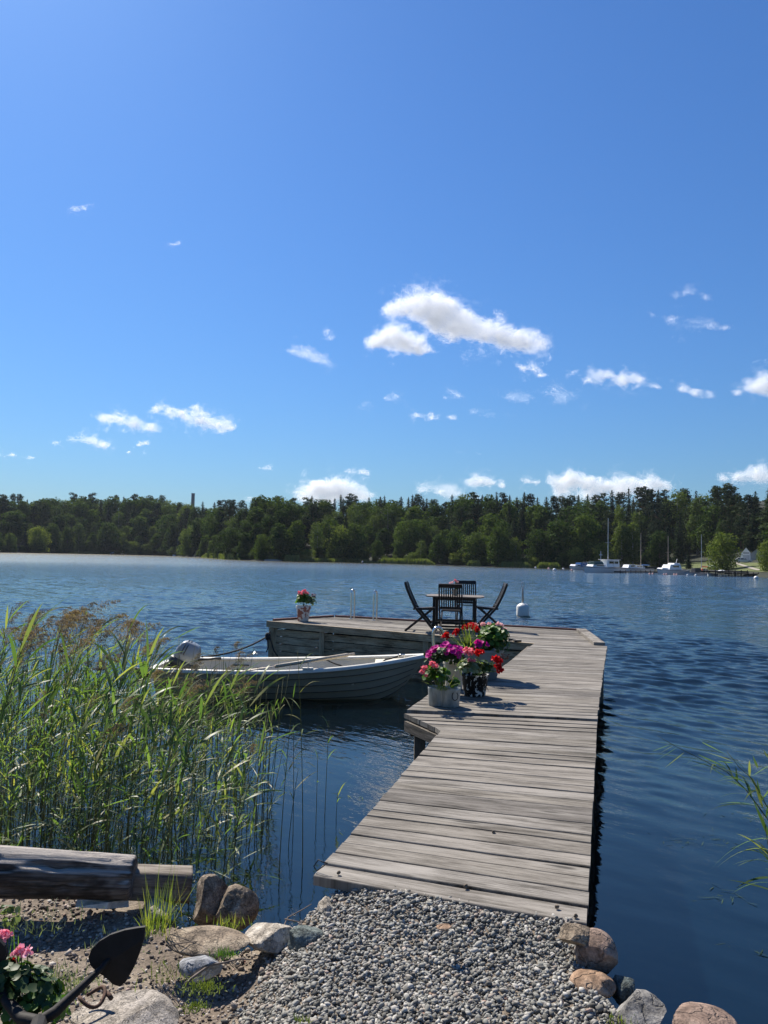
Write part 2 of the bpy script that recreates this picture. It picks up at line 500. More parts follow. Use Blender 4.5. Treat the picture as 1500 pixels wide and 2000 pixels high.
# near bank
m = Mat('bank_soil'); v = m.coords()
n1 = m.noise(v, 3.0, 5, 0.6); n2 = m.noise(v, 60, 4, 0.7)
c = m.ramp(n1, [(0.3, (0.085, 0.062, 0.044)), (0.5, (0.19, 0.15, 0.112)), (0.7, (0.30, 0.25, 0.19))])
c = m.mix(c, m.ramp(n2, [(0.3, 0.55), (0.7, 1.4)]), 1.0, 'MULTIPLY')
m.col(c); m.set('Roughness', 0.95); m.bump(m.math('ADD', n2, n1), 0.7, 0.02)
xs = np.linspace(-6.5, 4.0, 210); ys = np.linspace(-1.5, 5.2, 150)
X, Y = np.meshgrid(xs, ys); x = X.ravel(); y = Y.ravel(); nx = len(xs)
q = np.arange(len(ys) - 1)[:, None] * nx + np.arange(nx - 1)[None, :]
tag(np_mesh('ground', np.stack([x, y, ground_z(x, y)], 1), np.stack([q, q + 1, q + nx + 1, q + nx], 2).reshape(-1, 4), m.m, smooth=True), kind='structure')

# far land
m = Mat('forest_floor'); v = m.coords()
m.col(m.ramp(m.noise(v, 0.25, 5, 0.6), [(0.35, (0.008, 0.012, 0.006)), (0.55, (0.016, 0.022, 0.010)), (0.7, (0.028, 0.032, 0.015))])); m.set('Roughness', 1.0)
pxs = np.linspace(-700, 2000, 200); bs = np.concatenate([np.linspace(-6, 20, 18), np.linspace(20, 420, 40)[1:]])
gv = []
for b in bs:
    for p in pxs:
        a = far_xy(p, b); gv.append((a.x, a.y, float(hill(p, b))))
nx = len(pxs); q = np.arange(len(bs) - 1)[:, None] * nx + np.arange(nx - 1)[None, :]
fs_o = np_mesh('far_hills', np.array(gv), np.stack([q, q + 1, q + nx + 1, q + nx], 2).reshape(-1, 4), m.m, smooth=True)
tag(fs_o, kind='structure')

def far_patch(name, px0, px1, b0, b1, mat, lift=0.05, npx=24, nb=14, edge=None):
    vs = []; 
    for j in range(nb):
        for i in range(npx):
            s = i / (npx - 1); t = j / (nb - 1)
            p0, p1, c0, c1 = (edge(t) if edge else (px0, px1, b0, b1))
            p = p0 + (p1 - p0) * s; b = c0 + (c1 - c0) * t
            a = far_xy(p, b); vs.append((a.x, a.y, float(hill(p, b)) + lift))
    q = np.arange(nb - 1)[:, None] * npx + np.arange(npx - 1)[None, :]
    return np_mesh(name, np.array(vs), np.stack([q, q + 1, q + npx + 1, q + npx], 2).reshape(-1, 4), mat, smooth=True)
m = Mat('lawn_grass'); v = m.coords()
m.col(m.ramp(m.noise(v, 1.2, 6, 0.65), [(0.3, (0.045, 0.06, 0.015)), (0.55, (0.095, 0.115, 0.03)), (0.75, (0.15, 0.15, 0.05))])); m.set('Roughness', 1.0)
tag(far_patch('lawn', 1326, 1500, 9, 46, m.m, 0.07), kind='structure')
m = Mat('gravel_track'); v = m.coords()
m.col(m.ramp(m.noise(v, 3, 5), [(0.3, (0.20, 0.18, 0.15)), (0.7, (0.36, 0.33, 0.28))])); m.set('Roughness', 1.0)
tag(far_patch('path', 0, 0, 0, 0, m.m, 0.17, 8, 16, edge=lambda t: (1478 - 52 * t ** 0.7, 1496 - 62 * t ** 0.7, 12 + 32 * t, 12 + 32 * t)), kind='structure')

# ================================================================== JETTY
M_deck = wood('weathered_deck_wood', (0.028, 0.024, 0.018), (0.128, 0.116, 0.098), (0.225, 0.208, 0.182), 1.0, 34.0)
M_wall = wood('weathered_wall_wood', (0.05, 0.033, 0.018), (0.26, 0.19, 0.112), (0.41, 0.32, 0.205), 1.0, 24.0)
M_post = wood('dark_post_wood', (0.025, 0.022, 0.018), (0.075, 0.065, 0.052), (0.15, 0.13, 0.105), 1.0, 18.0)
M_rim = simple('red_brown_strip', (0.16, 0.075, 0.055), 0.75, var=0.35, scale=12)
M_blackmetal = simple('black_iron', (0.016, 0.016, 0.017), 0.55, 0.6, 0.4, 25, 0.2)
M_chrome = simple('stainless_steel', (0.62, 0.62, 0.61), 0.22, 1.0, 0.05)
M_rope = simple('dark_rope', (0.018, 0.018, 0.020), 0.9, var=0.4, scale=90)
ZD = 0.85
def lerp(a, b, t): return a + (b - a) * t
def poly_t(P):
    """curve through P parametrised evenly by length"""
    P = [Vector((*p, 0)) for p in P]
    L = [0]
    for a, b in zip(P[:-1], P[1:]): L.append(L[-1] + (b - a).length)
    def f(t):
        s = t * L[-1]
        for i in range(len(P) - 1):
            if s <= L[i + 1] or i == len(P) - 2:
                return P[i].lerp(P[i + 1], (s - L[i]) / (L[i + 1] - L[i]))
    return f
def planks(mb, left, right, n, z, th, gap=0.007, mids=(), seg=6, jit=0.006, over=0.003, z2=None, g=rng):
    """boards between boundary curves; u runs along the board"""
    cuts = np.linspace(0, 1, n + 1); w = np.diff(cuts)[0]
    cuts[1:-1] += g.uniform(-0.12, 0.12, n - 1) * w
    for i in range(n):
        t0, t1 = cuts[i], cuts[i + 1]
        rows = []
        cv = [left, *mids, right]
        a = [c(t0) for c in cv]; b = [c(t1) for c in cv]
        zz = z if z2 is None else lerp(z, z2, (t0 + t1) / 2)
        zz += g.normal(0, 0.0015); tilt = g.normal(0, 0.0016); uo = g.uniform(0, 50); vo = g.uniform(0, 50)
        e0, e1 = g.normal(0, over), g.normal(0, over)
        bow = g.normal(0, 0.002)
        L = 0; prev = None
        n_s = seg
        for j in range(n_s + 1):
            s = j / n_s * (len(cv) - 1); k = min(int(s), len(cv) - 2); f = s - k
            p0 = a[k].lerp(a[k + 1], f); p1 = b[k].lerp(b[k + 1], f)
            d = (a[k + 1] - a[k]).normalized()
            if j == 0: p0 = p0 + d * e0; p1 = p1 + d * e0
            if j == n_s: p0 = p0 + d * e1; p1 = p1 + d * e1
            wd = (p1 - p0).normalized(); W = (p1 - p0).length
            gp = gap * g.uniform(0.7, 1.3)
            p0 = p0 + wd * gp / 2; p1 = p1 - wd * gp / 2
            if prev is not None: L += (p0 - prev).length
            prev = p0
            rows.append((p0, p1, L, W, zz + bow * math.sin(PI * j / n_s)))
        o = len(mb.v); r_ = min(0.003, th / 3)
        for p0, p1, L, W, h in rows:
            wd = (p1 - p0).normalized()
            ring = [(p0, h - th, 0), (p0, h - r_ - tilt, .0), (p0 + wd * r_, h - tilt, r_), (p1 - wd * r_, h + tilt, W - r_), (p1, h - r_ + tilt, W), (p1, h - th, W)]
            for q, hh, vv in ring:
                mb.uv[len(mb.v)] = (uo + L, vo + vv); mb.v.append((q.x, q.y, hh))
        for j in range(len(rows) - 1):
            for k in range(6):
                k2 = (k + 1) % 6
                mb.f.append((o + j * 6 + k, o + (j + 1) * 6 + k, o + (j + 1) * 6 + k2, o + j * 6 + k2))
        mb.f.append(tuple(o + k for k in range(6))); mb.f.append(tuple(o + (len(rows) - 1) * 6 + k for k in reversed(range(6))))
def beam(mb, a, b, w, h, uvs=True):
    o = mb.bar(a, b, w, h)
    L = (Vector(b) - Vector(a)).length; uo = random.uniform(0, 40); vo = random.uniform(0, 40)
    for i, (u, v) in enumerate(((0, 0), (0, .3 * w), (L, .3 * w), (L, 0), (0, h), (0, h + .3 * w), (L, h + .3 * w), (L, h))):
        mb.uv[o + i] = (uo + u, vo + v)
    return o
def post(mb, x, y, z0, z1, w=0.12):
    beam(mb, (x, y, z0), (x, y, z1), w, w)

jet = thing('jetty_walkway', 'near span of grey weathered plank walkway starting at the gravel bank', 'jetty', (0.3, 5, 0))
def loc(o, root):
    """keep world coordinates while parented to root"""
    o.matrix_parent_inverse = Matrix.Translation(-Vector(root.location)); return o
def L1t(t):
    y = lerp(3.584, 7.27, t)
    x = np.interp(y, [3.584, 6.626, 7.27], [-0.28, 0.529, 0.222])
    return Vector((x, y, 0))
def R1t(t):
    y = lerp(3.184, 7.10, t)
    return Vector((np.interp(y, [3.184, 7.10], [0.853, 1.984]), y, 0))
mb = MB(); planks(mb, L1t, R1t, 27, ZD, 0.042, gap=0.012, seg=7)
loc(mb.build('deck', M_deck, jet), jet)
mb = MB()
beam(mb, (-0.12, 3.64, ZD - .12), (0.60, 7.0, ZD - .12), 0.05, 0.145)
beam(mb, (0.77, 3.3, ZD - .12), (1.90, 7.03, ZD - .12), 0.05, 0.145)
beam(mb, (0.30, 3.48, ZD - .12), (1.22, 7.05, ZD - .12), 0.05, 0.145)
beam(mb, (0.495, 6.68, ZD - .10), (0.245, 7.2, ZD - .10), 0.03, 0.09)
beam(mb, (0.29, 7.22, ZD - .12), (1.92, 7.06, ZD - .12), 0.05, 0.145)
loc(mb.build('beam', M_post, jet), jet)
for x, y in ((0.375, 7.14), (1.84, 6.9), (0.72, 3.75), (-0.06, 3.92)):
    mb = MB(); post(mb, x, y, -0.9, ZD - 0.05 if (x, y) == (0.375, 7.14) else ZD - .19, 0.10)
    loc(mb.build('post', M_post, jet), jet)
mb = MB(); mb.tube([Ud(640, 1686, 3.62), Ud(631, 1684, 3.62), Ud(622, 1679, 3.63), Ud(613, 1692, 3.63), Ud(619, 1701, 3.63), Ud(634, 1690, 3.62)], 0.0028, 6)
loc(mb.build('mooring_ring', M_blackmetal, jet, smooth=True), jet)

plat = thing('jetty_platform', 'outer walkway span and wide plank bathing platform of the jetty', 'jetty', (1.5, 12, 0))
def L2t(t):
    y = lerp(7.385, 13.55, t)
    return Vector((np.interp(y, [7.385, 9.58, 9.66, 13.55], [0.262, 0.925, 1.372, 2.68]), y, 0))
def R2t(t):
    y = lerp(7.15, 13.33, t)
    return Vector((np.interp(y, [7.15, 9.307, 13.33], [1.998, 2.65, 3.888]), y, 0))
mb = MB(); planks(mb, L2t, R2t, 42, ZD + .012, 0.045, gap=0.009, seg=7)
loc(mb.build('walkway_deck', M_deck, plat), plat)
FLc, Ic, FRc = Vector((-2.446, 16.894, 0)), Vector((2.685, 13.57, 0)), Vector((3.85, 13.36, 0))
BLc, Mc, BRc = Vector((-1.127, 18.48, 0)), Vector((2.95, 16.75, 0)), Vector((4.23, 16.28, 0))
mb = MB(); planks(mb, lambda t: FLc.lerp(BLc, t), lambda t: FRc.lerp(BRc, t), 19, ZD, 0.045, gap=0.008, mids=(lambda t: Ic.lerp(Mc, t),), seg=12)
loc(mb.build('platform_deck', M_deck, plat), plat)
din = (Ic - FLc).normalized(); nout = Vector((din.y, -din.x, 0))          # along the front, and outwards to the camera
def fp(s, off, z): q = FLc.lerp(Ic, s) + nout * off; return (q.x, q.y, z)
mb = MB(); beam(mb, fp(-0.006, .026, ZD - .062), fp(1.0, .026, ZD - .062), 0.045, 0.135)
loc(mb.build('fascia', M_wall, plat), plat)
mb = MB()
zb = ZD - 0.225
for k in range(5):
    zc = zb - k * 0.158 - .01
    beam(mb, fp(0.02, -0.035, zc), fp(0.235, -0.035, zc + .004), 0.028, 0.144)
    beam(mb, fp(0.237, -0.035, zc - .002), fp(0.66, -0.035, zc + .003), 0.028, 0.144)
    beam(mb, fp(0.662, -0.035, zc), fp(0.995, -0.035, zc), 0.028, 0.144)
loc(mb.build('wall_boards', M_wall, plat), plat)
for s, w in ((0.012, 0.17), (0.235, 0.11), (0.64, 0.11), (0.97, 0.12)):
    mb = MB(); a = fp(s, -0.02 if s > .02 else -0.05, -1.0); b = fp(s, -0.02 if s > .02 else -0.05, ZD - .135)
    beam(mb, a, b, w, 0.10 if s > .02 else .16); loc(mb.build('post', M_wall, plat), plat)
mb = MB()
beam(mb, (-2.37, 16.98, ZD + .022), (-1.15, 18.44, ZD + .022), 0.05, 0.045)
beam(mb, (-1.10, 18.44, ZD + .022), (1.9, 17.18, ZD + .022), 0.05, 0.045)
beam(mb, (1.92, 17.17, ZD + .020), (4.10, 16.31, ZD + .020), 0.05, 0.04)
loc(mb.build('edge_strip', M_rim, plat), plat)
mb = MB(); beam(mb, (4.17, 16.19, ZD + .03), (3.80, 13.50, ZD + .03), 0.19, 0.05)
loc(mb.build('edge_board', M_deck, plat), plat)
mb = MB()
beam(mb, (0.66, 7.45, ZD - .11), (2.58, 13.5, ZD - .11), 0.05, 0.14)
beam(mb, (1.92, 7.22, ZD - .11), (3.80, 13.3, ZD - .11), 0.05, 0.14)
beam(mb, (0.34, 7.5, ZD - .11), (0.90, 9.56, ZD - .11), 0.05, 0.14)
beam(mb, (0.95, 9.57, ZD - .11), (2.55, 9.3, ZD - .11), 0.05, 0.14)
beam(mb, (2.72, 13.50, ZD - .11), (3.8, 13.28, ZD - .11), 0.05, 0.14)
for k in range(4):
    beam(mb, (2.72, 13.52, ZD - .27 - .16 * k), (3.7, 13.30, ZD - .27 - .16 * k), 0.03, 0.14)
beam(mb, (-1.1, 18.4, ZD - .11), (4.15, 16.2, ZD - .11), 0.05, 0.14)
for k in range(5):  # unseen back and end boards, added so the wall gaps look dark
    beam(mb, (-1.1, 18.38, ZD - .27 - .16 * k), (4.1, 16.2, ZD - .27 - .16 * k), 0.03, 0.15)
    beam(mb, (-2.3, 17.0, ZD - .27 - .16 * k), (-1.15, 18.36, ZD - .27 - .16 * k), 0.03, 0.15)
beam(mb, (4.14, 16.15, ZD - .11), (3.82, 13.44, ZD - .11), 0.05, 0.14)
beam(mb, (-2.34, 17.0, ZD - .11), (-1.15, 18.4, ZD - .11), 0.05, 0.14)
loc(mb.build('beam', M_post, plat), plat)
for x, y in ((1.28, 9.5), (2.45, 9.1), (3.6, 12.8), (4.02, 15.85), (-1.05, 18.2), (2.5, 16.7), (0.5, 17.5)):
    mb = MB(); post(mb, x, y, -1.4, ZD - .18, 0.12); loc(mb.build('post', M_post, plat), plat)
# ================================================================== ROWING BOAT
M_hull = simple('grey_green_gelcoat', (0.31, 0.28, 0.205), 0.38, var=0.06, scale=3)
M_inner = simple('cream_gelcoat', (0.60, 0.55, 0.43), 0.5, var=0.07, scale=6)
M_rail = simple('white_gunwale_plastic', (0.66, 0.63, 0.55), 0.4, var=0.08, scale=12)
M_oar = simple('varnished_oar_wood', (0.46, 0.38, 0.28), 0.45, var=0.25, scale=20)
M_cowl = simple('silver_cowling', (0.24, 0.26, 0.275), 0.35, 0.2, 0.05)
M_darkplastic = simple('dark_plastic', (0.03, 0.032, 0.035), 0.45)
BX, BY = -1.40, 12.88
boat = thing('rowing_boat', 'grey green clinker rowing boat with cream inside, moored beside the platform', 'rowing boat', (BX, BY, 0), R(-1.0))
Lb = 4.36
def b_half(t): return 0.80 * (1 - max(0, t - .42) ** 2.1 / (.58 ** 2.1)) * (0.86 + .14 * min(1, t / .42)) + 0.012
def b_sheer(t): return 0.455 - 0.02 * t + 0.27 * t ** 2.6
def b_keel(t): return -0.16 + 0.0 * t + (0.34 * max(0, (t - .72) / .28) ** 2)
def b_x(t, s): return -Lb / 2 + Lb * t - (0.40 * (1 - s) * max(0, (t - .75) / .25) ** 1.6) + 0.06 * (1 - s) * max(0, (.1 - t) / .1)
NS, NT = 6, 34
def hull_pt(t, s, side, out=0.0):
    hb = b_half(t); pw = 0.42 + 0.25 * t
    y = hb * (s ** pw) if s > 0 else 0
    z = b_keel(t) + (b_sheer(t) - b_keel(t)) * (s ** (1.45 - .3 * t))
    return Vector((b_x(t, s), side * (y + out), z))
mb = MB(); ts = np.linspace(0, 1, NT)
for side in (-1, 1):
    rows = []
    for k in range(NS):
        s0, s1 = (k / NS) ** 0.9, ((k + 1) / NS) ** 0.9
        for j in range(4):
            s = lerp(s0, s1, j / 3)
            o = 0.024 * (1 - j / 3) * (1 if k else .3)
            rows.append([hull_pt(t, s, side, o * min(1, (1 - t) * 12)) for t in ts])
    if side == 1: rows = rows[::-1]
    mb.grid(rows)
LN = MB()  # thin dark tubes drawn as the shadow lines under the hull laps
for side in (-1, 1):
    for k in range(1, NS):
        s = (k / NS) ** 0.9
        LN.tube([hull_pt(t, s, side, .024 * min(1, (1 - t) * 12) - .004) - Vector((0, 0, .004)) for t in ts[:-1]], .0065, 5)
tr_ = [hull_pt(0, s, 1) for s in np.linspace(0, 1, 9)][::-1] + [hull_pt(0, s, -1) for s in np.linspace(0, 1, 9)][1:]
mb.add(tr_, [tuple(range(len(tr_)))])
hull = mb.build('hull', M_hull, boat); LN.build('lap_shadow_lines', M_darkplastic, hull)
mb = MB()
for side in (-1, 1):
    rows = []
    for s in np.linspace(0.12, 1, 9):
        rows.append([hull_pt(min(t, .965), s, side, 0) - Vector((0, side * min(.045, .9 * abs(hull_pt(min(t, .965), s, side).y)), -0.02 * (1 - s))) for t in ts])
    if side == -1: rows = rows[::-1]
    mb.grid(rows)
a = [hull_pt(min(t, .965), .12, 1, -.045) + Vector((0, 0, .02)) for t in ts]; b = [hull_pt(min(t, .965), .12, -1, -.045) + Vector((0, 0, .02)) for t in ts]
mb.grid([b, a])
tr_ = [hull_pt(0, s, 1, -.045) + Vector((.05, 0, 0)) for s in np.linspace(0.1, 1, 9)] + [hull_pt(0, s, -1, -.045) + Vector((.05, 0, 0)) for s in np.linspace(0.1, 1, 9)][::-1]
mb.add(tr_, [tuple(range(len(tr_)))])
mb.build('inner_shell', M_inner, boat, smooth=True, autosmooth=40)
# gunwale: a broad rounded rail all round
mb = MB()
prof = [(-.075, -.012), (-.07, .016), (-.02, .026), (.02, .022), (.034, .004), (.034, -.030), (.020, -.038), (.0, -.036)]
for side in (-1, 1):
    rows = []
    for t in ts:
        p = hull_pt(t, 1, side)
        rows.append([p + Vector((0.03 * max(0, (t - .94) / .06), side * (q if abs(p.y) > .08 or q > 0 else max(q, -abs(p.y) + .004)), z)) for q, z in prof])
    if side == -1: rows = [r[::-1] for r in rows]
    mb.grid(rows, closed=True)
mb.bar((-Lb / 2 - .012, -b_half(0) - .03, b_sheer(0) - .006), (-Lb / 2 - .012, b_half(0) + .03, b_sheer(0) - .006), .085, .06)
mb.box((Lb / 2 - .11, 0, b_sheer(.97) + .004), (.26, .16, .03))
mb.build('gunwale', M_rail, boat, smooth=True, autosmooth=50)
mb = MB()                           # dark fender strip under the rail
for side in (-1, 1):
    mb.tube([hull_pt(t, .985, side, .014) for t in ts], .012, 6)
mb.build('rubbing_strake', M_darkplastic, boat, smooth=True)
for t, w in ((0.06, .34), (0.42, .26), (0.70, .24)):
    mb = MB(); hb = b_half(t) * .93; x = b_x(t, 1) + (.16 if t < .1 else 0); z = .22 + .05 * (t > .6)
    mb.box((x, 0, z), (w, 1.62 * hb, .035)); mb.box((x, 0, z - .11), (w * .7, hb * .9, .18))
    mb.build('thwart', M_inner, boat, bevel=.01)
mb = MB(); mb.grid([[hull_pt(t, 1, 1, -.06) - Vector((0, 0, .03)) for t in np.linspace(.80, .985, 8)], [hull_pt(t, 1, -1, -max(.0, min(.06, b_half(t)))) - Vector((0, 0, .03)) for t in np.linspace(.80, .985, 8)]][::-1])
mb.build('bow_deck', M_inner, boat)
mb = MB(); p = hull_pt(.26, .86, 1, -.05); mb.box((p.x, p.y - .02, p.z + .02), (.30, .012, .022)); mb.build('side_slot', M_darkplastic, boat)
for t in (.565,):
    for side in (-1,):
        mb = MB(); p = hull_pt(t, 1, side); mb.box(p + Vector((0, 0, .035)), (.16, .07, .03)); mb.tube([p + Vector((0, 0, .04)), p + Vector((0, 0, .12))], .012, 8)
        mb.tube([p + Vector((-.035, 0, .185)), p + Vector((-.032, 0, .14)), p + Vector((0, 0, .118)), p + Vector((.032, 0, .14)), p + Vector((.035, 0, .185))], .009, 8)
        mb.build('oarlock', M_rail, boat, bevel=.004)
mb = MB(); p = Vector((b_x(.9, 1), .02, b_sheer(.9) - .0)); mb.tube([p + Vector((-.05, 0, .0)), p + Vector((-.05, 0, .05)), p + Vector((.05, 0, .05)), p + Vector((.05, 0, 0))], .012, 8)
mb.build('bow_cleat', M_chrome, boat, smooth=True)
# outboard motor, tilted up on the transom
mot = thing('outboard_motor', 'silver grey outboard motor tilted up on the stern of the rowing boat', 'outboard motor', (BX - 1.92, BY + .06, .45), R(-1.0))
def rb(c, sz, k=3, seg=10, rot=None, pw=2.6, top=1.0):
    """superellipsoid blob -> (v,f)"""
    vs, fs = [], []
    for i in range(seg + 1):
        a = -PI / 2 + PI * i / seg
        for j in range(2 * seg):
            q = 2 * PI * j / (2 * seg)
            f = lambda x: math.copysign(abs(x) ** (2 / pw), x)
            v = Vector((f(math.cos(a)) * f(math.cos(q)) * sz[0] / 2, f(math.cos(a)) * f(math.sin(q)) * sz[1] / 2, f(math.sin(a)) * sz[2] / 2))
            tp = lerp(1, top, max(0, v.z / (sz[2] / 2))); v.x *= tp; v.y *= tp
            if rot is not None: v = rot @ v
            vs.append(v + Vector(c))
    n = 2 * seg
    for i in range(seg):
        for j in range(n): fs.append((i * n + j, i * n + (j + 1) % n, (i + 1) * n + (j + 1) % n, (i + 1) * n + j))
    return vs, fs
mrot = Euler((0, R(24), 0)).to_matrix()
mb = MB(); mb.add(*rb((0.12, 0, .19), (.40, .34, .36), rot=mrot, pw=4.5, top=.72)); mb.build('cowling', M_cowl, mot, smooth=True)
mb = MB(); mb.add(*rb((0.03, 0, .02), (.46, .37, .16), rot=mrot, pw=3.6)); mb.build('lower_cowl', M_darkplastic, mot, smooth=True)
mb = MB()
for dx in (-.075, -.03):
    q = [Vector(p) for p in rb((0.12, 0, .19), (.45, .368, .37), rot=mrot, pw=3.2, top=.78)[0]]
    ring = [mrot @ Vector((dx, .186 * math.sin(a) * (.90 if math.cos(a) > 0 else 1), .186 * math.cos(a))) + Vector((.12, 0, .19)) for a in np.linspace(-1.75, 1.75, 15)]
    mb.tube(ring, .009, 5)
mb.build('cowl_stripe', M_darkplastic, mot, smooth=True)
mb = MB(); mb.bar((-.05, 0, -.02), (-.62, 0, -.16), .13, .12); mb.bar((-.58, 0, -.10), (-.66, 0, -.34), .05, .12); mb.add(*rb((-.64, 0, -.17), (.34, .10, .12), rot=mrot))
mb.build('leg', M_darkplastic, mot, bevel=.01)
mb = MB(); mb.box((-.10, 0, -.02), (.12, .24, .30)); mb.build('bracket', M_darkplastic, mot, bevel=.01)
mb = MB(); mb.tube([(.25, 0, .06), (.55, 0.02, .10), (.66, 0.02, .10)], [.02, .018, .022], 8); mb.build('tiller', M_darkplastic, mot, smooth=True)
# oar across the near oarlock
nl = Matrix.Translation((BX, BY, 0)) @ Matrix.Rotation(R(-1.0), 4, 'Z')
lk = nl @ (hull_pt(.565, 1, -1) + Vector((0, 0, .15)))
oarA = Ud(692, 1277, 12.75); oarB = lk + (lk - oarA) * 1.35
oarB = Vector((oarB.x, oarB.y, max(oarB.z, .40)))
oar = thing('oar', 'wooden oar lying across the near gunwale of the rowing boat', 'oar', tuple(lk))
mb = MB(); d = (oarB - oarA)
mb.tube([oarA - lk, oarA + d * .05 - lk, oarA + d * .07 - lk, oarA + d * .70 - lk], [.020, .020, .030, .026], 10); mb.build('shaft', M_oar, oar, smooth=True)
mb = MB(); dn = d.normalized()
rows = []
for i in range(9):
    s = .68 + .30 * i / 8; w = [.022, .03, .05, .065, .07, .07, .068, .06, .03][i]; c = oarA + d * s - lk
    sx = Vector((-dn.y, dn.x, 0)).normalized(); up = dn.cross(sx)
    rows.append([c + sx * w, c + up * .008, c - sx * w, c - up * .008])
mb.grid(rows, closed=True); mb.build('blade', M_oar, oar, smooth=True)
def rope(name, label, pts, rad=.011, sag=0.0, n=14, mat=None):
    P = [Vector(p) for p in pts]; out = []
    for a, b in zip(P[:-1], P[1:]):
        for i in range(n):
            t = i / n; q = a.lerp(b, t); q.z -= sag * 4 * t * (1 - t); out.append(q)
    out.append(P[-1]); c = out[0].copy()
    mb = MB(); mb.tube([p - c for p in out], rad, 6)
    o = mb.build(name, mat or M_rope, None, smooth=True); o.location = c
    return tag(o, label, 'rope')
st = nl @ hull_pt(.10, 1, 1); st = st + Vector((0, -.03, .03))
rope('mooring_rope', 'dark rope from the stern of the rowing boat to the platform corner post', [st, Ud(522, 1243, 16.55), Ud(527, 1233, 16.7)], .017, .09)
kn = Ud(523, 1243, 16.5); mb = MB(); mb.add(*rb((0, 0, 0), (.12, .12, .17), seg=6)); mb.tube([(0, 0, 0), (.01, 0, -.25), (-.02, 0, -.33)], .016, 6); mb.tube([(.03, 0, .02), (.13, 0.05, -.3), (.3, 0.1, -.55)], .014, 6)
o = mb.build('rope_knot', M_rope, None, smooth=True); o.location = kn; tag(o, 'dark knotted rope hanging on the corner post of the platform wall', 'rope')
bw = nl @ Vector((b_x(.9, 1), .02, b_sheer(.9) + .05))
rope('bow_rope', 'dark rope tied to the bow cleat of the rowing boat', [bw, nl @ Vector((b_x(.84, 1), .06, .60)), nl @ Vector((b_x(.80, 1), .1, .5)), nl @ Vector((b_x(.74, 1), .2, .34)), nl @ Vector((b_x(.66, 1), .35, .45)), nl @ Vector((b_x(.60, 1), .55, .52))], .014, .01, 5)

# ================================================================== PLATFORM FURNITURE
M_teak = simple('dark_stained_teak', (0.014, 0.010, 0.009), 0.5, var=0.35, scale=18, bump=.1, spec=.35)
M_teak2 = simple('grey_teak', (0.13, 0.105, 0.085), 0.7, var=0.3, scale=20, bump=.1)
def make_chair(label):
    t = thing('folding_chair', label, 'chair', group='folding chairs around the table')
    prof = [(.30, 0.0), (.08, .26), (-.10, .46), (-.20, .66), (-.27, .82), (-.31, .94)]
    for s in (-1, 1):
        mb = MB()
        for a, b in zip(prof[:-1], prof[1:]): mb.bar((s * .215, a[0], a[1]), (s * .215, b[0], b[1] + .004), .026, .045, up=(0, 1, .5))
        mb.build('leg', M_teak, t)
        mb = MB(); mb.bar((s * .18, -.30, 0), (s * .18, .24, .45), .026, .045, up=(0, 1, -.5)); mb.build('leg', M_teak, t)
    mb = MB()
    for k in range(9):
        y = -.13 + k * .048; mb.box((0, y, .455 + .012 * (k - 4) * .25), (.36, .036, .018))
    for s in (-1, 1): mb.bar((s * .165, -.15, .435), (s * .165, .27, .44), .022, .035)
    mb.build('seat', M_teak, t)
    mb = MB()
    mb.bar((-.225, -.305, .93), (.225, -.305, .93), .028, .075, up=(0, -.3, 1)); mb.bar((-.20, -.105, .50), (.20, -.105, .50), .025, .045)
    for k in range(9):
        x = -.168 + k * .042
        pp = [(-.115, .50), (-.185, .64), (-.245, .78), (-.30, .92)]
        for a, b in zip(pp[:-1], pp[1:]): mb.bar((x, a[0], a[1]), (x, b[0], b[1]), .024, .012, up=(0, 1, .4))
    mb.build('backrest', M_teak, t)
    for y, z in ((.20, .12), (-.19, .10)):
        mb = MB(); mb.bar((-.215, y, z), (.215, y, z), .022, .035); mb.build('stretcher', M_teak, t)
    return t
ch = make_chair('dark folding chair left of the table, seen from its side')
tbl_c = Vector((1.50, 15.85, ZD))
def put(o, px, d, rz): 
    v = ray(px, 1230); o.location = (v.x / v.y * d, d, ZD + .004); o.rotation_euler = (0, 0, rz)
put(ch, 822, 15.45, R(-98))
c2 = dup(ch, (0, 0, 0), label='nearest dark folding chair with its slatted back to the viewer'); put(c2, 880, 14.95, R(-8))
c3 = dup(ch, (0, 0, 0), label='dark folding chair behind the table, its back partly hidden'); put(c3, 909, 16.75, R(176))
c4 = dup(ch, (0, 0, 0), label='dark folding chair right of the table, above the flower pots'); put(c4, 957, 16.0, R(88))
tb = thing('garden_table', 'dark slatted wooden garden table on the jetty platform', 'table', tuple(tbl_c), R(-9))
mb = MB()
for k in range(9): mb.box((0, -.40 + k * .1, .685), (1.18 - .10 * abs(k - 4) / 4 * (abs(k - 4) > 2), .092, .022))
mb.build('tabletop', M_teak2, tb, bevel=.004)
mb = MB()
for s in (-1, 1): mb.box((0, s * .36, .645), (.86, .022, .06)); mb.box((s * .42, 0, .645), (.022, .72, .06))
mb.build('apron', M_teak, tb)
for sx in (-1, 1):
    for sy in (-1, 1):
        mb = MB(); mb.bar((sx * .40, sy * .33, 0), (sx * .40, sy * .33, .66), .055, .055); mb.build('leg', M_teak, tb)
for s in (-1, 1):
    mb = MB(); mb.bar((-.40, s * .33, .16), (.40, s * .33, .16), .03, .05); mb.build('stretcher', M_teak, tb)

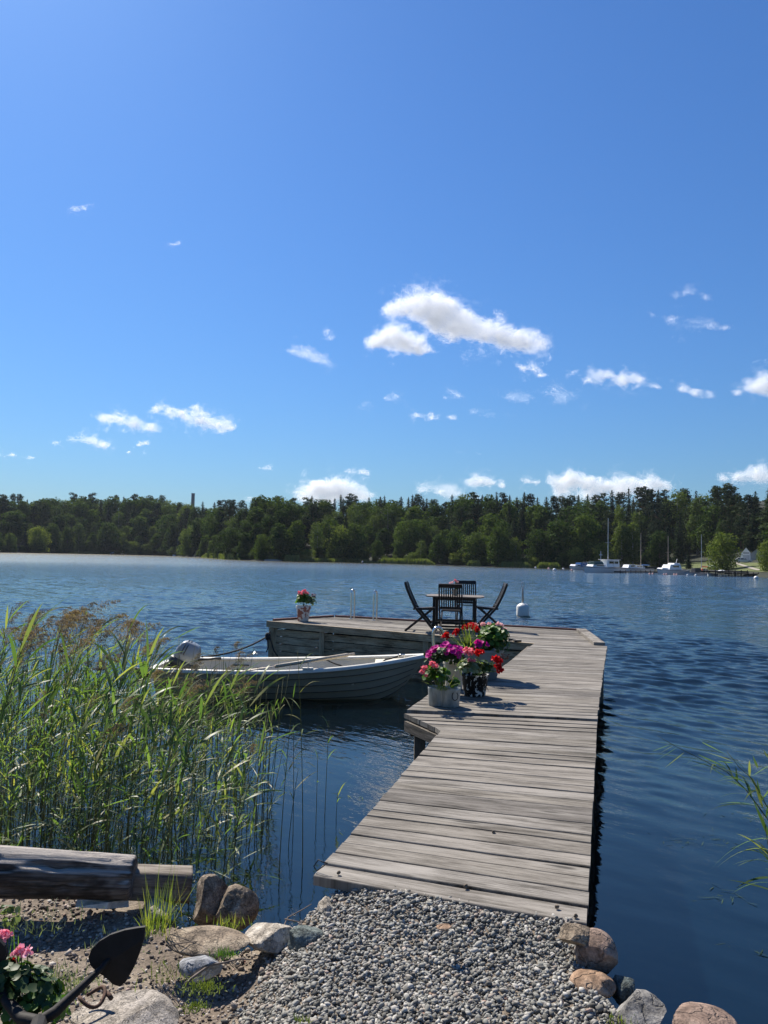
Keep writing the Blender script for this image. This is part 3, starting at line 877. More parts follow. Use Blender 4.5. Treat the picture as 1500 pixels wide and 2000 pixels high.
# swimming ladder: two tall loops at the far edge
lad = thing('swim_ladder', 'stainless swimming ladder with two upright loops at the far platform edge', 'ladder', tuple(Uz(706, 1211, ZD)))
lo_ = Vector(lad.location)
for px, row in ((685, 1209), (729, 1212)):
    b = Uz(px, row, ZD) - lo_; mb = MB()
    o = Vector((0.02, .20, 0)); s = Vector((.045, 0, 0))
    pts = [b + Vector((0, 0, 0)), b + Vector((0.0, 0.02, .50))] + [b + Vector((.035, .07, .60)) + Vector((.035 * -math.cos(a), .05 * -math.cos(a), .08 * math.sin(a))) for a in np.linspace(0, PI, 9)] + [b + Vector((.075, .12, .45)), b + Vector((.075, .16, -.9))]
    mb.tube(pts, .019, 10); mb.lathe([(.045, 0), (.045, .012), (.02, .016)], 14, tuple(b)); mb.build('handrail', M_chrome, lad, smooth=True, autosmooth=60)
a = Uz(685, 1209, ZD) - lo_ + Vector((.07, .16, 0)); b = Uz(729, 1212, ZD) - lo_ + Vector((.07, .16, 0))
for k in range(3):
    mb = MB(); mb.bar(a + Vector((0, 0, -.25 - .28 * k)), b + Vector((0, 0, -.25 - .28 * k)), .06, .025); mb.build('rung', M_chrome, lad)
# boarding ladder beside the pots
hl = thing('boarding_ladder', 'bent steel handrail of the boarding ladder behind the purple flowers', 'ladder', (0.80, 9.55, ZD))
l0 = Vector(hl.location)
def arc(pa, pb, pc, n=10):
    pa, pb, pc = Vector(pa), Vector(pb), Vector(pc); out = []
    for i in range(n + 1):
        t = i / n; out.append(pa * (1 - t) ** 2 + pb * (2 * t * (1 - t)) + pc * t * t)
    return out
D_ = 9.62
pts = [Ud(849, 1330, D_), Ud(847, 1262, D_)] + arc(Ud(846, 1240, D_), Ud(846, 1226, D_), Ud(855, 1225.5, D_), 6)[0:] + arc(Ud(857, 1226, D_ + .01), Ud(863, 1227, D_ + .03), Ud(867, 1243, D_ + .06), 6) + [Ud(877, 1275, D_ + .12), Uz(888, 1318, ZD)]
mb = MB(); mb.tube([p - l0 for p in pts], .019, 10); mb.build('handrail', M_chrome, hl, smooth=True)
for k in range(2):
    mb = MB(); a = Ud(849, 1330, D_) - l0; mb.bar(a + Vector((0, -.02, -.12 - .28 * k)), a + Vector((.03, .34, -.12 - .28 * k)), .06, .025); mb.build('rung', M_chrome, hl)

# mooring buoy with a steel pole
bp_ = Uz(1021, 1203, 0)
bu = thing('mooring_buoy', 'white drum shaped mooring buoy with upright pole beyond the platform', 'buoy', tuple(bp_), 0)
M_buoy = simple('white_buoy_plastic', (0.62, 0.61, 0.57), 0.45, var=0.05, scale=4)
mb = MB(); mb.lathe([(.05, -.45), (.10, -.35), (.20, -.20), (.255, -.02), (.262, .02), (.262, .36), (.24, .43), (.15, .50), (.06, .53), (.05, .56)], 28); mb.build('float', M_buoy, bu, smooth=True, autosmooth=50)
mb = MB(); mb.tube([(0, 0, .5), (-.015, 0, 1.08), (-.02, 0, 1.18)], .038, 8); mb.tube([(-.02 + .055 * math.sin(a), 0, 1.28 - .11 * math.cos(a)) for a in np.linspace(0, 2 * PI, 13)], .015, 6); mb.build('pole', simple('galvanised_pole', (.30, .31, .31), .5, .5), bu, smooth=True)

# line lying on the walkway behind the pots
o = rope('line_on_deck', 'short dark rope lying on the deck at the inner corner of the jetty', [Uz(994, 1250, ZD + .03), Uz(1002, 1249, ZD + .03), Uz(1008, 1252, ZD + .03), Uz(1018, 1252, ZD + .03)], .02, 0, 4)
# ================================================================== FLOWER POTS
def disc(n=9, lobes=0.0):
    v = [(0, 0, 0.0)]; 
    for k in range(n): 
        a = 2 * PI * k / n; r = 1 - lobes * (k % 2); v.append((r * math.cos(a), r * math.sin(a), .18))
    f = [(0, 1 + k, 1 + (k + 1) % n) for k in range(n)]
    return np.array(v), np.array(f)
LEAF = disc(10, .10); PETAL = (np.array([(0, 0, 0), (.5, .42, .12), (1, .22, .10), (1, -.22, .10), (.5, -.42, .12)]), np.array([(0, 1, 4), (1, 2, 3), (1, 3, 4)]))
def strip(base, tip, droop, w, seg=6, side=None, lift=0.0, twist=0.0, prof=None):
    """grass-like blade from base to tip sagging by droop -> rows of 2 points"""
    base, tip = Vector(base), Vector(tip); d = tip - base
    s = side or d.cross(Vector((0, 0, 1)))
    if s.length < 1e-5: s = Vector((1, 0, 0))
    s.normalize(); rows = []
    for i in range(seg + 1):
        t = i / seg; p = base + d * t + Vector((0, 0, 4 * lift * t * (1 - t) - droop * t * t))
        ww = w * (prof(t) if prof else (1 - t) ** .7 * min(1, .35 + 4 * t)) / 2
        ss = s
        if twist: ss = Matrix.Rotation(twist * t, 3, d.normalized()) @ s
        rows.append([p - ss * ww, p + ss * ww])
    return rows
M_galv = None
def galvanised():
    m = Mat('galvanised_zinc'); v = m.coords('Object', (1, 1, .35))
    n = m.noise(v, 14, 5, .6, .4)
    m.col(m.ramp(n, [(.3, (.15, .165, .16)), (.5, (.29, .31, .30)), (.7, (.42, .43, .41))])); m.set('Metallic', .35); m.set('Roughness', .55); m.bump(n, .15); return m.m
M_galv = galvanised()
M_black = simple('black_plastic_pot', (0.008, 0.008, 0.008), 0.6, var=.3)
M_cream = simple('cream_ceramic', (0.52, 0.46, 0.36), 0.5, var=.12, scale=10)
M_slate = simple('slate_grey_pot', (0.15, 0.185, 0.20), 0.6, var=.15, scale=10)
M_white = simple('white_flecks', (0.55, 0.55, 0.53), 0.5)
M_soil = simple('potting_soil', (0.02, 0.015, 0.011), 1.0, var=.5, scale=60)
M_gleaf = foliage('geranium_leaf', (.045, .11, .018), (.11, .20, .035), .35, obj=False)
M_dleaf = foliage('dark_pot_leaf', (.018, .045, .012), (.055, .095, .025), .3, obj=False)
M_glaucous = foliage('glaucous_leaf', (.09, .13, .06), (.21, .25, .14), .3, obj=False)
M_blade = foliage('grass_blade', (.10, .16, .03), (.24, .28, .07), .4, (.32, .27, .10), obj=False)
def petals(name, a, b): return foliage(name, a, b, .35, rough=.6, obj=False, gloss=.15, tcol=(1.15, .9, .9))
M_red = petals('red_petals', (.42, .004, .007), (.66, .012, .014))
M_pink = petals('pink_petals', (.72, .12, .17), (.90, .33, .38))
M_lightpink = petals('light_pink_petals', (.80, .30, .40), (.95, .55, .64))
M_magenta = petals('magenta_petals', (.34, .003, .16), (.66, .012, .34))
M_blush = petals('pale_pink_petals', (.72, .42, .42), (.92, .70, .66))
def potted(name, label, loc, cat='flower pot', group='flower pots on the jetty'):
    return thing(name, label, cat, tuple(loc), 0, group)
def blossom(root, p, r, mat, n=46, name='blossom', flat=.8, ps=.38):
    """round flower head: petals over a ball"""
    r = r * .66
    d = rng.normal(size=(n, 3)); d /= np.linalg.norm(d, axis=1)[:, None]; d[:, 2] = np.where(d[:, 2] < -.4, -d[:, 2], d[:, 2])
    pos = d * r * rng.uniform(.65, 1.0, (n, 1)) * np.array([1, 1, flat])
    v, f = inst(*PETAL, pos, frames(d + rng.normal(0, .45, (n, 3))), rng.uniform(.8, 1.25, n) * r * ps * 2)
    v2 = v + np.array(p)
    return np_mesh(name, v2, f, mat, root, smooth=False)
def leaves(root, name, pts, nrm, size, mat, base=LEAF):
    n = len(pts)
    v, f = inst(*base, pts, frames(np.asarray(nrm)), size)
    return np_mesh(name, v, f, mat, root, smooth=True)
def bush(root, c, rad, n, size, mat, name='leaves', zmin=-.3):
    d = rng.normal(size=(n, 3)); d /= np.linalg.norm(d, axis=1)[:, None]
    d[:, 2] = np.where(d[:, 2] < zmin, np.abs(d[:, 2]), d[:, 2])
    p = d * np.array(rad) * (rng.uniform(.25, 1.05, (n, 1)) ** .6) * (0.75 + .5 * vnoise(d * 2.2 + 3.1 * c[0], 3)[:, None]) + np.array(c)
    return leaves(root, name, p, d + np.array([0, 0, .7]) + rng.normal(0, .5, (n, 3)), rng.uniform(.6, 1.25, n) * size, mat)
def blades(root, c, n, L, w, mat, spread=.8, name='grass_blades', bias=(0, 0, 0), droop=.25, g=random):
    mb = MB()
    for k in range(n):
        a = g.uniform(0, 2 * PI); e = g.uniform(.15, spread); l = L * g.uniform(.55, 1.1)
        b = Vector(c) + Vector((g.uniform(-.05, .05), g.uniform(-.05, .05), 0))
        t = b + Vector((math.cos(a) * math.sin(e), math.sin(a) * math.sin(e), math.cos(e))) * l + Vector(bias) * l
        mb.grid(strip(b, t, droop * l * math.sin(e), w, 6, twist=g.uniform(-1, 1)))
    return mb.build(name, mat, root, smooth=True)
def stalks(root, pairs, mat, r=.0035):
    mb = MB()
    for a, b in pairs: mb.tube([a, Vector(a).lerp(Vector(b), .5) + Vector((0, 0, .02)), b], r, 5)
    return mb.build('flower_stalks', mat, root, smooth=True)

# galvanised double tub, nearest
T1 = Uz(868, 1378, ZD + .015); rt = potted('zinc_planter', 'galvanised heart shaped double tub with pink geraniums, nearest of the pots', T1)
mb = MB()
n = 40; rows = []
for z, sc in ((0, .86), (.004, .88), (.16, 1.0), (.172, 1.03), (.178, 1.0), (.165, .97), (.13, .95)):
    row = []
    for k in range(n):
        a = 2 * PI * k / n
        r1 = .112 * sc
        # two round lobes side by side
        x1, y1 = .088 + r1 * math.cos(a), -.02 + r1 * math.sin(a)
        row.append((a, r1))
    pts = []
    for k in range(n):
        a = 2 * PI * k / n; dx, dy = math.cos(a), math.sin(a); best = 0
        for cx, cy, rr_ in ((-.075, .015, .088 * sc), (.050, -.015, .104 * sc)):
            bq = dx * cx + dy * cy; disc_ = bq * bq - (cx * cx + cy * cy - rr_ * rr_)
            if disc_ > 0: best = max(best, bq + math.sqrt(disc_))
        pts.append((dx * best, dy * best, z))
    rows.append(pts)
mb.grid(rows, closed=True); mb.f.append(tuple(range(n))[::-1]); mb.build('pot', M_galv, rt, smooth=True, autosmooth=50)
mb = MB(); mb.add([(x * .9, y * .9, .15) for x, y, _ in rows[2]], [tuple(range(n))]); mb.build('soil', M_soil, rt)
mb = MB(); mb.tube([(.09 + .028 * math.sin(a), -.128 + .004 * math.cos(a), .115 + .04 * math.cos(a)) for a in np.linspace(.6, 2 * PI - .6, 12)], .004, 6); mb.build('handle', M_blackmetal, rt, smooth=True)
def at(px, py, d, root): return Ud(px, py, d) - Vector(root.location)
bush(rt, at(853, 1322, 7.5, rt), (.14, .12, .11), 130, .030, M_gleaf)
bush(rt, at(890, 1338, 7.45, rt), (.055, .06, .06), 30, .028, M_gleaf)
blades(rt, at(864, 1348, 7.45, rt), 34, .24, .009, M_blade, 1.15, droop=.25)
hd = [(829, 1305, 7.4, .042), (824, 1313, 7.42, .036), (845, 1297, 7.4, .045), (851, 1302, 7.45, .036), (832, 1320, 7.4, .022)]
for px, py, d, r in hd: blossom(rt, at(px, py, d, rt), r, M_pink, 60)
stalks(rt, [((.0, 0, .15), at(px, py, d, rt)) for px, py, d, r in hd], M_gleaf)

# black bucket with white flecks
T2 = Uz(927, 1358, ZD + .015); rt = potted('black_bucket', 'black bucket with white flecks holding a grey green plant', T2)
m = Mat('flecked_black'); v = m.coords('Object', (1, 1, .55)); vo = m.n('TexVoronoi'); vo.inputs['Scale'].default_value = 26; nz = m.noise(v, 9, 4, .6, 1.0)
m.l(v, vo.inputs['Vector'])
mk = m.ramp(m.noise(v, 24, 5, .65, .8), [(.555, 0.0), (.585, 1.0)])
m.col(m.mix((.006, .006, .006), (.55, .55, .52), mk)); m.set('Roughness', .7); m.set('Specular IOR Level', .15)
mb = MB(); mb.lathe([(.10, 0), (.112, .004), (.142, .205), (.150, .208), (.150, .222), (.138, .222), (.13, .19)], 32); mb.build('pot', m.m, rt, smooth=True, autosmooth=50)
mb = MB(); mb.lathe([(.12, .18), (.132, .186)], 24); mb.build('soil', M_soil, rt)
bush(rt, at(920, 1305, 7.95, rt), (.17, .14, .095), 260, .022, M_glaucous)
bush(rt, at(945, 1306, 8.0, rt), (.11, .12, .09), 130, .022, M_dleaf, 'dark_leaves')
bush(rt, at(957, 1303, 8.0, rt), (.035, .04, .04), 30, .022, M_glaucous, 'sprig')
blades(rt, at(905, 1318, 7.9, rt), 9, .26, .007, M_glaucous, 1.0, bias=(-.3, 0, .1), name='long_blades')
hd = [(918, 1274, 7.95, .058, M_pink), (911, 1270, 7.97, .05, M_pink), (934, 1276, 7.9, .058, M_red), (939, 1274, 7.95, .045, M_red), (917, 1290, 7.9, .035, M_pink), (926, 1291, 7.88, .024, M_pink),
      (969, 1289, 8.1, .062, M_red), (974, 1293, 8.12, .055, M_red), (972, 1304, 8.1, .055, M_red), (977, 1310, 8.1, .05, M_red)]
for px, py, d, r, mm in hd: blossom(rt, at(px, py, d, rt), r, mm, 60)
stalks(rt, [((random.uniform(-.06, .06), random.uniform(-.05, .05), .18), at(px, py, d, rt)) for px, py, d, r, mm in hd], M_gleaf)

# cream pot with purple petunias
T3 = Uz(886, 1345, ZD + .015); rt = potted('cream_pot', 'tall cream pot full of purple petunias beside the boat bow', T3)
mb = MB(); mb.lathe([(.085, 0), (.095, .005), (.115, .27), (.122, .275), (.122, .30), (.110, .30), (.105, .25)], 32); mb.build('pot', M_cream, rt, smooth=True, autosmooth=50)
mb = MB(); mb.lathe([(.10, .25), (.108, .256)], 24); mb.build('soil', M_soil, rt)
cc = at(872, 1284, 8.35, rt)
bush(rt, (cc.x, cc.y, cc.z - .02), (.22, .17, .13), 320, .024, M_dleaf)
bush(rt, at(862, 1273, 8.2, rt), (.07, .06, .05), 40, .018, M_glaucous, 'variegated_sprig')
TRUMP = []
def funnel():
    v = [(0, 0, -.5)]; n = 10
    for k in range(n): a = 2 * PI * k / n; v.append((.35 * math.cos(a), .35 * math.sin(a), 0))
    for k in range(n): a = 2 * PI * k / n; r = 1 - .14 * (k % 2); v.append((r * math.cos(a), r * math.sin(a), .12))
    f = [(0, 1 + k, 1 + (k + 1) % n) for k in range(n)]
    for k in range(n): k2 = (k + 1) % n; f += [(1 + k, 11 + k, 11 + k2), (1 + k, 11 + k2, 1 + k2)]
    return np.array(v), np.array(f)
FUN = funnel()
def petunias(root, c, rad, n, size, mat):
    for i in range(n):
        d = rng.normal(size=3); d /= np.linalg.norm(d); d[2] = abs(d[2]) if d[2] < .1 else d[2]; d[1] = -abs(d[1]) if rng.random() < .65 else d[1]
        p = np.array(c) + d * np.array(rad) * rng.uniform(.88, 1.08)
        v, f = inst(*FUN, p[None], frames((d + np.array([0, -.25, .3]) + rng.normal(0, .25, 3))[None]), np.array([size * rng.uniform(.8, 1.2)]))
        np_mesh('blossom', v, f, mat, root)
petunias(rt, (cc.x, cc.y, cc.z + .035), (.20, .16, .115), 40, .036, M_magenta)
petunias(rt, at(841, 1286, 8.3, rt), (.03, .04, .05), 5, .036, M_magenta)
# large slate tub behind
T4 = Uz(936, 1324, ZD + .015); rt = potted('slate_tub', 'large grey tub of red and pale geraniums, rearmost of the pots', T4)
mb = MB(); mb.lathe([(.20, 0), (.21, .006), (.285, .33), (.300, .335), (.300, .362), (.28, .362), (.27, .30)], 40); mb.build('pot', M_slate, rt, smooth=True, autosmooth=50)
mb = MB(); mb.lathe([(.26, .30), (.272, .306)], 24); mb.build('soil', M_soil, rt)
bush(rt, at(962, 1252, 9.35, rt), (.20, .20, .19), 420, .034, M_gleaf)
bush(rt, at(966, 1264, 9.3, rt), (.16, .16, .14), 220, .024, M_dleaf, 'dark_leaves')
bush(rt, at(912, 1268, 9.3, rt), (.12, .12, .10), 120, .026, M_gleaf, 'side_leaves')
blades(rt, at(913, 1276, 9.3, rt), 60, .46, .014, M_blade, .95, bias=(-.1, 0, .05), droop=.35)
hd = [(869, 1244, 9.3, .055, M_red), (872, 1240, 9.32, .05, M_red), (890, 1236, 9.4, .05, M_red), (893, 1231, 9.4, .035, M_red), (909, 1226, 9.4, .05, M_red), (919, 1222, 9.45, .05, M_red), (926, 1226, 9.4, .055, M_red), (931, 1231, 9.35, .05, M_red), (925, 1220, 9.5, .036, M_pink),
      (944, 1220, 9.45, .042, M_blush), (956, 1220, 9.4, .042, M_blush), (974, 1220, 9.35, .048, M_blush), (979, 1222, 9.4, .036, M_blush), (984, 1230, 9.3, .042, M_blush), (929, 1220, 9.5, .03, M_blush)]
for px, py, d, r, mm in hd: blossom(rt, at(px, py, d, rt), r, mm, 60)
stalks(rt, [((random.uniform(-.1, .1), random.uniform(-.08, .08), .28), at(px, py, d, rt)) for px, py, d, r, mm in hd], M_gleaf)
petunias(rt, at(942, 1262, 9.1, rt), (.07, .04, .05), 9, .034, M_magenta)
petunias(rt, at(932, 1255, 9.1, rt), (.03, .03, .03), 3, .03, M_magenta)
leaves(rt, 'dry_flower_sprig', np.array([at(983 + rng.uniform(-8, 12), 1282 + rng.uniform(-5, 6), 9.1, rt) for _ in range(40)]), rng.normal(size=(40, 3)), rng.uniform(.008, .016, 40), foliage('dry_sprig', (.22, .12, .08), (.38, .2, .15), .2, obj=False))

# terracotta and whitewash pot at the platform corner
T5 = Uz(592, 1213.5, ZD); rt = potted('whitewashed_pot', 'whitewashed terracotta pot of pink geraniums alone on the platform corner', T5)
m = Mat('flaking_whitewash'); v = m.coords(); n1 = m.noise(v, 6, 5, .6, .3)
m.col(m.ramp(n1, [(.46, (.26, .10, .07)), (.50, (.62, .58, .53)), (.7, (.70, .67, .62))])); m.set('Roughness', .85)
mb = MB(); mb.lathe([(.105, 0), (.115, .01), (.155, .285), (.165, .285), (.165, .34), (.148, .34), (.14, .30)], 30); mb.build('pot', m.m, rt, smooth=True, autosmooth=50)
mb = MB(); mb.lathe([(.13, .30), (.142, .306)], 24); mb.build('soil', M_soil, rt)
bush(rt, (.0, 0, .46), (.19, .17, .16), 170, .04, M_gleaf); bush(rt, (.13, -.03, .41), (.17, .13, .15), 130, .028, M_glaucous, 'silver_leaves')
hd = [(-.09, -.03, .62, .06), (-.0, 0, .65, .065), (.07, -.02, .61, .055), (-.04, -.08, .60, .05)]
for x, y, z, r in hd: blossom(rt, (x, y, z), r, M_pink, 60)
stalks(rt, [((0, 0, .32), h[:3]) for h in hd], M_gleaf)
bush(rt, (.21, -.02, .55), (.06, .05, .07), 26, .02, foliage('purple_sprig', (.12, .07, .14), (.22, .15, .26), .2, obj=False), 'purple_sprig')
# small pot on the table
T6 = Vector((1.50, 15.9, ZD + .70)); rt = potted('table_flower', 'small pot of pale pink flowers on the garden table', T6, group=None)
mb = MB(); mb.lathe([(.05, 0), (.07, .11), (.075, .12), (.065, .12), (.06, .1)], 20); mb.build('pot', M_cream, rt, smooth=True, autosmooth=50)
bush(rt, (0, 0, .16), (.09, .09, .06), 50, .026, M_gleaf)
for px, py, r in ((889, 1134, .045), (893, 1137, .035), (883, 1138, .035), (879, 1139, .03)):
    blossom(rt, at(px, py, 15.9, rt), r, M_pink if r > .04 else M_blush, 40)
stalks(rt, [((0, 0, .1), at(px, py, 15.9, rt)) for px, py in ((889, 1134), (893, 1137), (883, 1138))], M_gleaf)
# ================================================================== NEAR BANK: gravel, stones, log, anchor, plants
def pebble_field(name, n, region, size, mat, lift=0.0, seed=1, dens=None, flat=(.55, .9)):
    g = np.random.default_rng(seed); pos = []
    P = np.array(region); lo, hi = P.min(0), P.max(0)
    def inside(x, y):
        c = np.zeros(x.shape, bool); j = len(P) - 1
        for i in range(len(P)):
            a, b = P[i], P[j]; j = i
            c ^= ((a[1] > y) != (b[1] > y)) & (x < (b[0] - a[0]) * (y - a[1]) / (b[1] - a[1] + 1e-12) + a[0])
        return c
    x = g.uniform(lo[0], hi[0], n * 4); y = g.uniform(lo[1], hi[1], n * 4)
    k = inside(x, y)
    if dens is not None: k &= g.random(len(x)) < dens(x, y)
    x, y = x[k][:n], y[k][:n]; n = len(x)
    r = size[0] * np.exp(g.normal(0, .30, n)); r = np.clip(r, size[0] * .5, size[1])
    z = ground_z(x, y) + lift + g.uniform(-.6, .9, n) * r
    bv, bf = ICO1
    d = 1 + g.uniform(-.40, .28, (n, len(bv)))
    v = bv[None] * d[:, :, None]
    # cut facets
    for _ in range(3):
        pn = g.normal(size=(n, 3)); pn /= np.linalg.norm(pn, axis=1)[:, None]; off = g.uniform(.55, .85, n)
        s = np.einsum('nki,ni->nk', v, pn) - off[:, None]; v -= np.maximum(s, 0)[:, :, None] * pn[:, None, :]
    sc = np.stack([g.uniform(.95, 1.6, n), g.uniform(.7, 1.1, n), g.uniform(*flat, n)], 1) * r[:, None]
    rot = frames(np.stack([g.normal(0, .45, n), g.normal(0, .45, n), np.ones(n)], 1), g)
    v = np.einsum('nij,nkj->nki', rot, v * sc[:, None, :]) + np.stack([x, y, z], 1)[:, None, :]
    f = bf[None] + (np.arange(n) * len(bv))[:, None, None]
    return np_mesh(name, v.reshape(-1, 3), f.reshape(-1, 3), mat)
def island_mat(name, stops, rough=.85, spots=True):
    m = Mat(name); isl = m.n('NewGeometry').outputs['Random Per Island']
    c = m.ramp(isl, stops)
    if spots: c = m.mix(c, m.ramp(m.noise(m.coords(), 160, 3, .6), [(.3, .72), (.7, 1.25)]), 1.0, 'MULTIPLY')
    m.col(c); m.set('Roughness', rough); m.set('Specular IOR Level', .3); return m.m
M_grav = island_mat('crushed_gravel', [(0, (.06, .057, .049)), (.25, (.16, .155, .137)), (.5, (.24, .234, .208)), (.75, (.33, .32, .288)), (.88, (.24, .20, .165)), (.93, (.44, .42, .38)), (.985, (.40, .38, .34)), (1, (.32, .19, .14))])
GR = [(-.12, 3.60), (-.26, 3.54), (-.40, 3.30), (-.52, 2.95), (-.62, 2.7), (-.72, 2.4), (-.8, 1.8), (1.0, 1.8), (1.02, 2.5), (.92, 2.72), (.88, 2.9), (.86, 3.10), (.83, 3.26), (.2, 3.47)]
def gdens(x, y):
    e = np.interp(y, [1.8, 2.4, 2.95, 3.35, 3.62], [-.75, -.68, -.48, -.36, -.22])
    return smoothstep(-.10, .16, x - e)
o = pebble_field('gravel', 33000, GR, (.0074, .0135), M_grav, .002, 11, gdens); tag(o, 'grey crushed gravel heaped against the start of the jetty', 'gravel', kind='stuff')
M_spill = island_mat('soil_stones', [(0, (.06, .048, .040)), (.3, (.17, .135, .11)), (.55, (.27, .22, .18)), (.8, (.37, .32, .27)), (.95, (.48, .44, .39)), (1, (.30, .16, .12))])
SO = [(-2.6, 4.2), (-2.6, 1.9), (-.5, 1.9), (-.35, 3.0), (-.3, 3.5), (-1.1, 3.75)]
def sdens(x, y): return .25 + .75 * fbm(np.stack([x * 3, y * 3, 0 * x], 1), 3, 21) ** 1.2
o = pebble_field('soil_stones', 11000, SO, (.0072, .02), M_spill, .0, 13, sdens); tag(o, 'brown soil scattered with small stones below the log', 'ground cover', kind='stuff')

def rock(name, label, c, size, seed, mat, cuts=7, rough=.10, rz=None, cat='rock', group=None, sub=ICO5):
    g = np.random.default_rng(seed); v = sub[0].copy()
    for _ in range(cuts):
        n = g.normal(size=3); n /= np.linalg.norm(n); o_ = g.uniform(.52, .85)
        s = v @ n - o_; v -= np.maximum(s, 0)[:, None] * n
    v *= 1 + rough * (fbm(v * 1.8 + seed, 4, seed)[:, None] - .5) * 2 + rough * .35 * (fbm(v * 7 + seed, 3, seed + 3)[:, None] - .5) * 2
    v /= np.abs(v).max(0)
    v *= np.array(size) / 2
    a = g.uniform(0, 2 * PI) if rz is None else rz
    ca, sa = math.cos(a), math.sin(a)
    if rz is not None: v = v @ np.array([[ca, sa, 0], [-sa, ca, 0], [0, 0, 1]])
    o = np_mesh(name, v, sub[1], mat, None, smooth=True); o.location = c
    if cuts >= 5 and sub is not ICO2: es = o.modifiers.new('facets', 'EDGE_SPLIT'); es.split_angle = R(24)
    return tag(o, label, cat, group)
M_pinkstone = stone('pink_granite', [(.14, .09, .065), (.25, .175, .135), (.34, .265, .215)], 6)
M_greystone = stone('grey_granite', [(.10, .095, .085), (.20, .19, .175), (.29, .28, .26)], 6)
M_brownstone = stone('brown_lichen_stone', [(.09, .066, .045), (.22, .17, .12), (.35, .29, .21)], 9, .5)
M_whitestone = stone('pale_stone', [(.26, .215, .165), (.42, .37, .30), (.53, .48, .41)], 10, .3)
M_greenstone = stone('greenish_dark_stone', [(.06, .075, .07), (.13, .155, .145), (.20, .22, .205)], 9, .5)
M_bluestone = stone('blue_grey_stone', [(.16, .165, .17), (.28, .285, .295), (.38, .385, .39)], 5, .25)
M_orangestone = stone('orange_brown_granite', [(.20, .11, .06), (.32, .21, .135), (.38, .30, .22)], 5)
def R_at(px, py, d, size, **k):
    return Ud(px, py, d)
rock('rock', 'rounded pink grey boulder just right of the jetty start', Ud(1166, 1866, 2.98), (.15, .17, .18), 5, M_pinkstone, 5, .05, 0.1)
rock('rock', 'flat orange brown stone at the right edge of the gravel', Ud(1158, 1921, 2.86), (.165, .14, .075), 9, M_orangestone, 3, .05, -.45)
rock('rock', 'small brown stone wedged under the right corner of the jetty', Ud(1126, 1829, 3.00), (.13, .12, .085), 21, M_brownstone, 6, .12, -.5)
rock('rock', 'grey flat rock at the waterline below the gravel edge', Ud(1252, 1978, 2.68), (.17, .22, .10), 33, M_greystone, 6, .09, -.5)
rock('rock', 'broad pink granite rock cut by the bottom edge of the photo', Ud(1372, 2003, 2.55), (.23, .2, .09), 41, M_pinkstone, 4, .06, 0.1)
rock('rock', 'little yellowish stone on the waterline grey rock', Ud(1230, 1940, 2.86), (.045, .04, .035), 43, M_whitestone, 5, .1)
rock('rock', 'dark wet stone below the orange brown stone', Ud(1222, 1940, 2.88), (.10, .16, .14), 47, M_greenstone, 6, .1)
rock('rock', 'brown lichen covered rock with a reddish crown beside the log end', Ud(410, 1757, 3.72), (.25, .20, .235), 52, M_brownstone, 5, .14, .2)
rock('rock', 'angular brown grey rock standing right of the lichen covered rock', Ud(463, 1772, 3.66), (.21, .18, .205), 61, M_brownstone, 6, .10, .5)
rock('rock', 'pale flat topped rock by the water between gravel and log', Ud(540, 1828, 3.33), (.28, .20, .10), 70, M_whitestone, 7, .08, -.15)
rock('rock', 'dark green grey stone at the left edge of the gravel', Ud(601, 1836, 3.24), (.165, .14, .11), 74, M_greenstone, 8, .09, .1)
rock('rock', 'cream coloured stone under the left corner of the jetty', Ud(641, 1780, 3.46), (.10, .16, .13), 81, M_whitestone, 6, .13, .2)
rock('rock', 'blue grey faceted stone on the soil beside a branch', Ud(393, 1888, 2.92), (.165, .14, .10), 88, M_bluestone, 8, .05, -.1)
rock('rock', 'low flat brown slab in the shade below the two upright rocks', Ud(405, 1838, 3.26), (.36, .24, .06), 91, M_brownstone, 4, .06, -.15)
rock('rock', 'pale brown stone lying under the log end', Ud(312, 1772, 3.72), (.16, .18, .08), 93, M_whitestone, 6, .1)
M_slab = stone('speckled_slab', [(.19, .16, .13), (.30, .265, .225), (.38, .34, .30)], 12, .5)
slab = rock('stone_slab', 'large flat speckled stone slab under the anchor', Ud(235, 2003, 2.52), (.36, .36, .10), 97, M_slab, 9, .06, .3, 'stone slab')
for i, (px, py, d, s, mt, lb) in enumerate([(742, 1815 - 3, 3.1, .05, M_whitestone, ''), (868, 1811, 3.05, .05, M_orangestone, 'flat reddish stone lying on the grey gravel'), (640, 1757, 3.45, .06, M_greystone, ''), (1145, 1800, 3.2, .04, M_greenstone, '')]):
    if lb: rock('stone', lb, Ud(px, py, d), (s * 1.3, s, s * .35), 200 + i, mt, 5, .1, .2, sub=ICO4, cat='stone')

# weathered log and squared timber along the bank
m = Mat('log_painted_light'); v = m.coords('UV', (1, 1, 1))
gr_ = m.noise(m.coords('UV', (2.2, 40, 1)), 1.5, 7, .7, .4); big = m.noise(m.coords('UV', (1.4, 4, 1)), 1.6, 4, .6, .5)
c = m.ramp(m.math('ADD', m.math('MULTIPLY', gr_, .55), m.math('MULTIPLY', big, .45)), [(.38, (.022, .015, .011)), (.47, (.10, .078, .062)), (.57, (.23, .195, .165)), (.70, (.36, .32, .28))])
c = m.mix(c, (.030, .018, .010), m.ramp(m.noise(m.coords('Object', (.7, 1, 1)), 4, 4, .6), [(.46, 0.0), (.56, .92)]))  # dark patches paint the shade of the log front into its colour
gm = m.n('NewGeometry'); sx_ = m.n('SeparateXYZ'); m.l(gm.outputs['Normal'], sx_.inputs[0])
sunlit_top = m.math('MULTIPLY', m.ramp(m.math('ADD', sx_.outputs['Z'], m.math('MULTIPLY', gr_, .5)), [(.78, 0.0), (1.0, 1.0)]), .8)
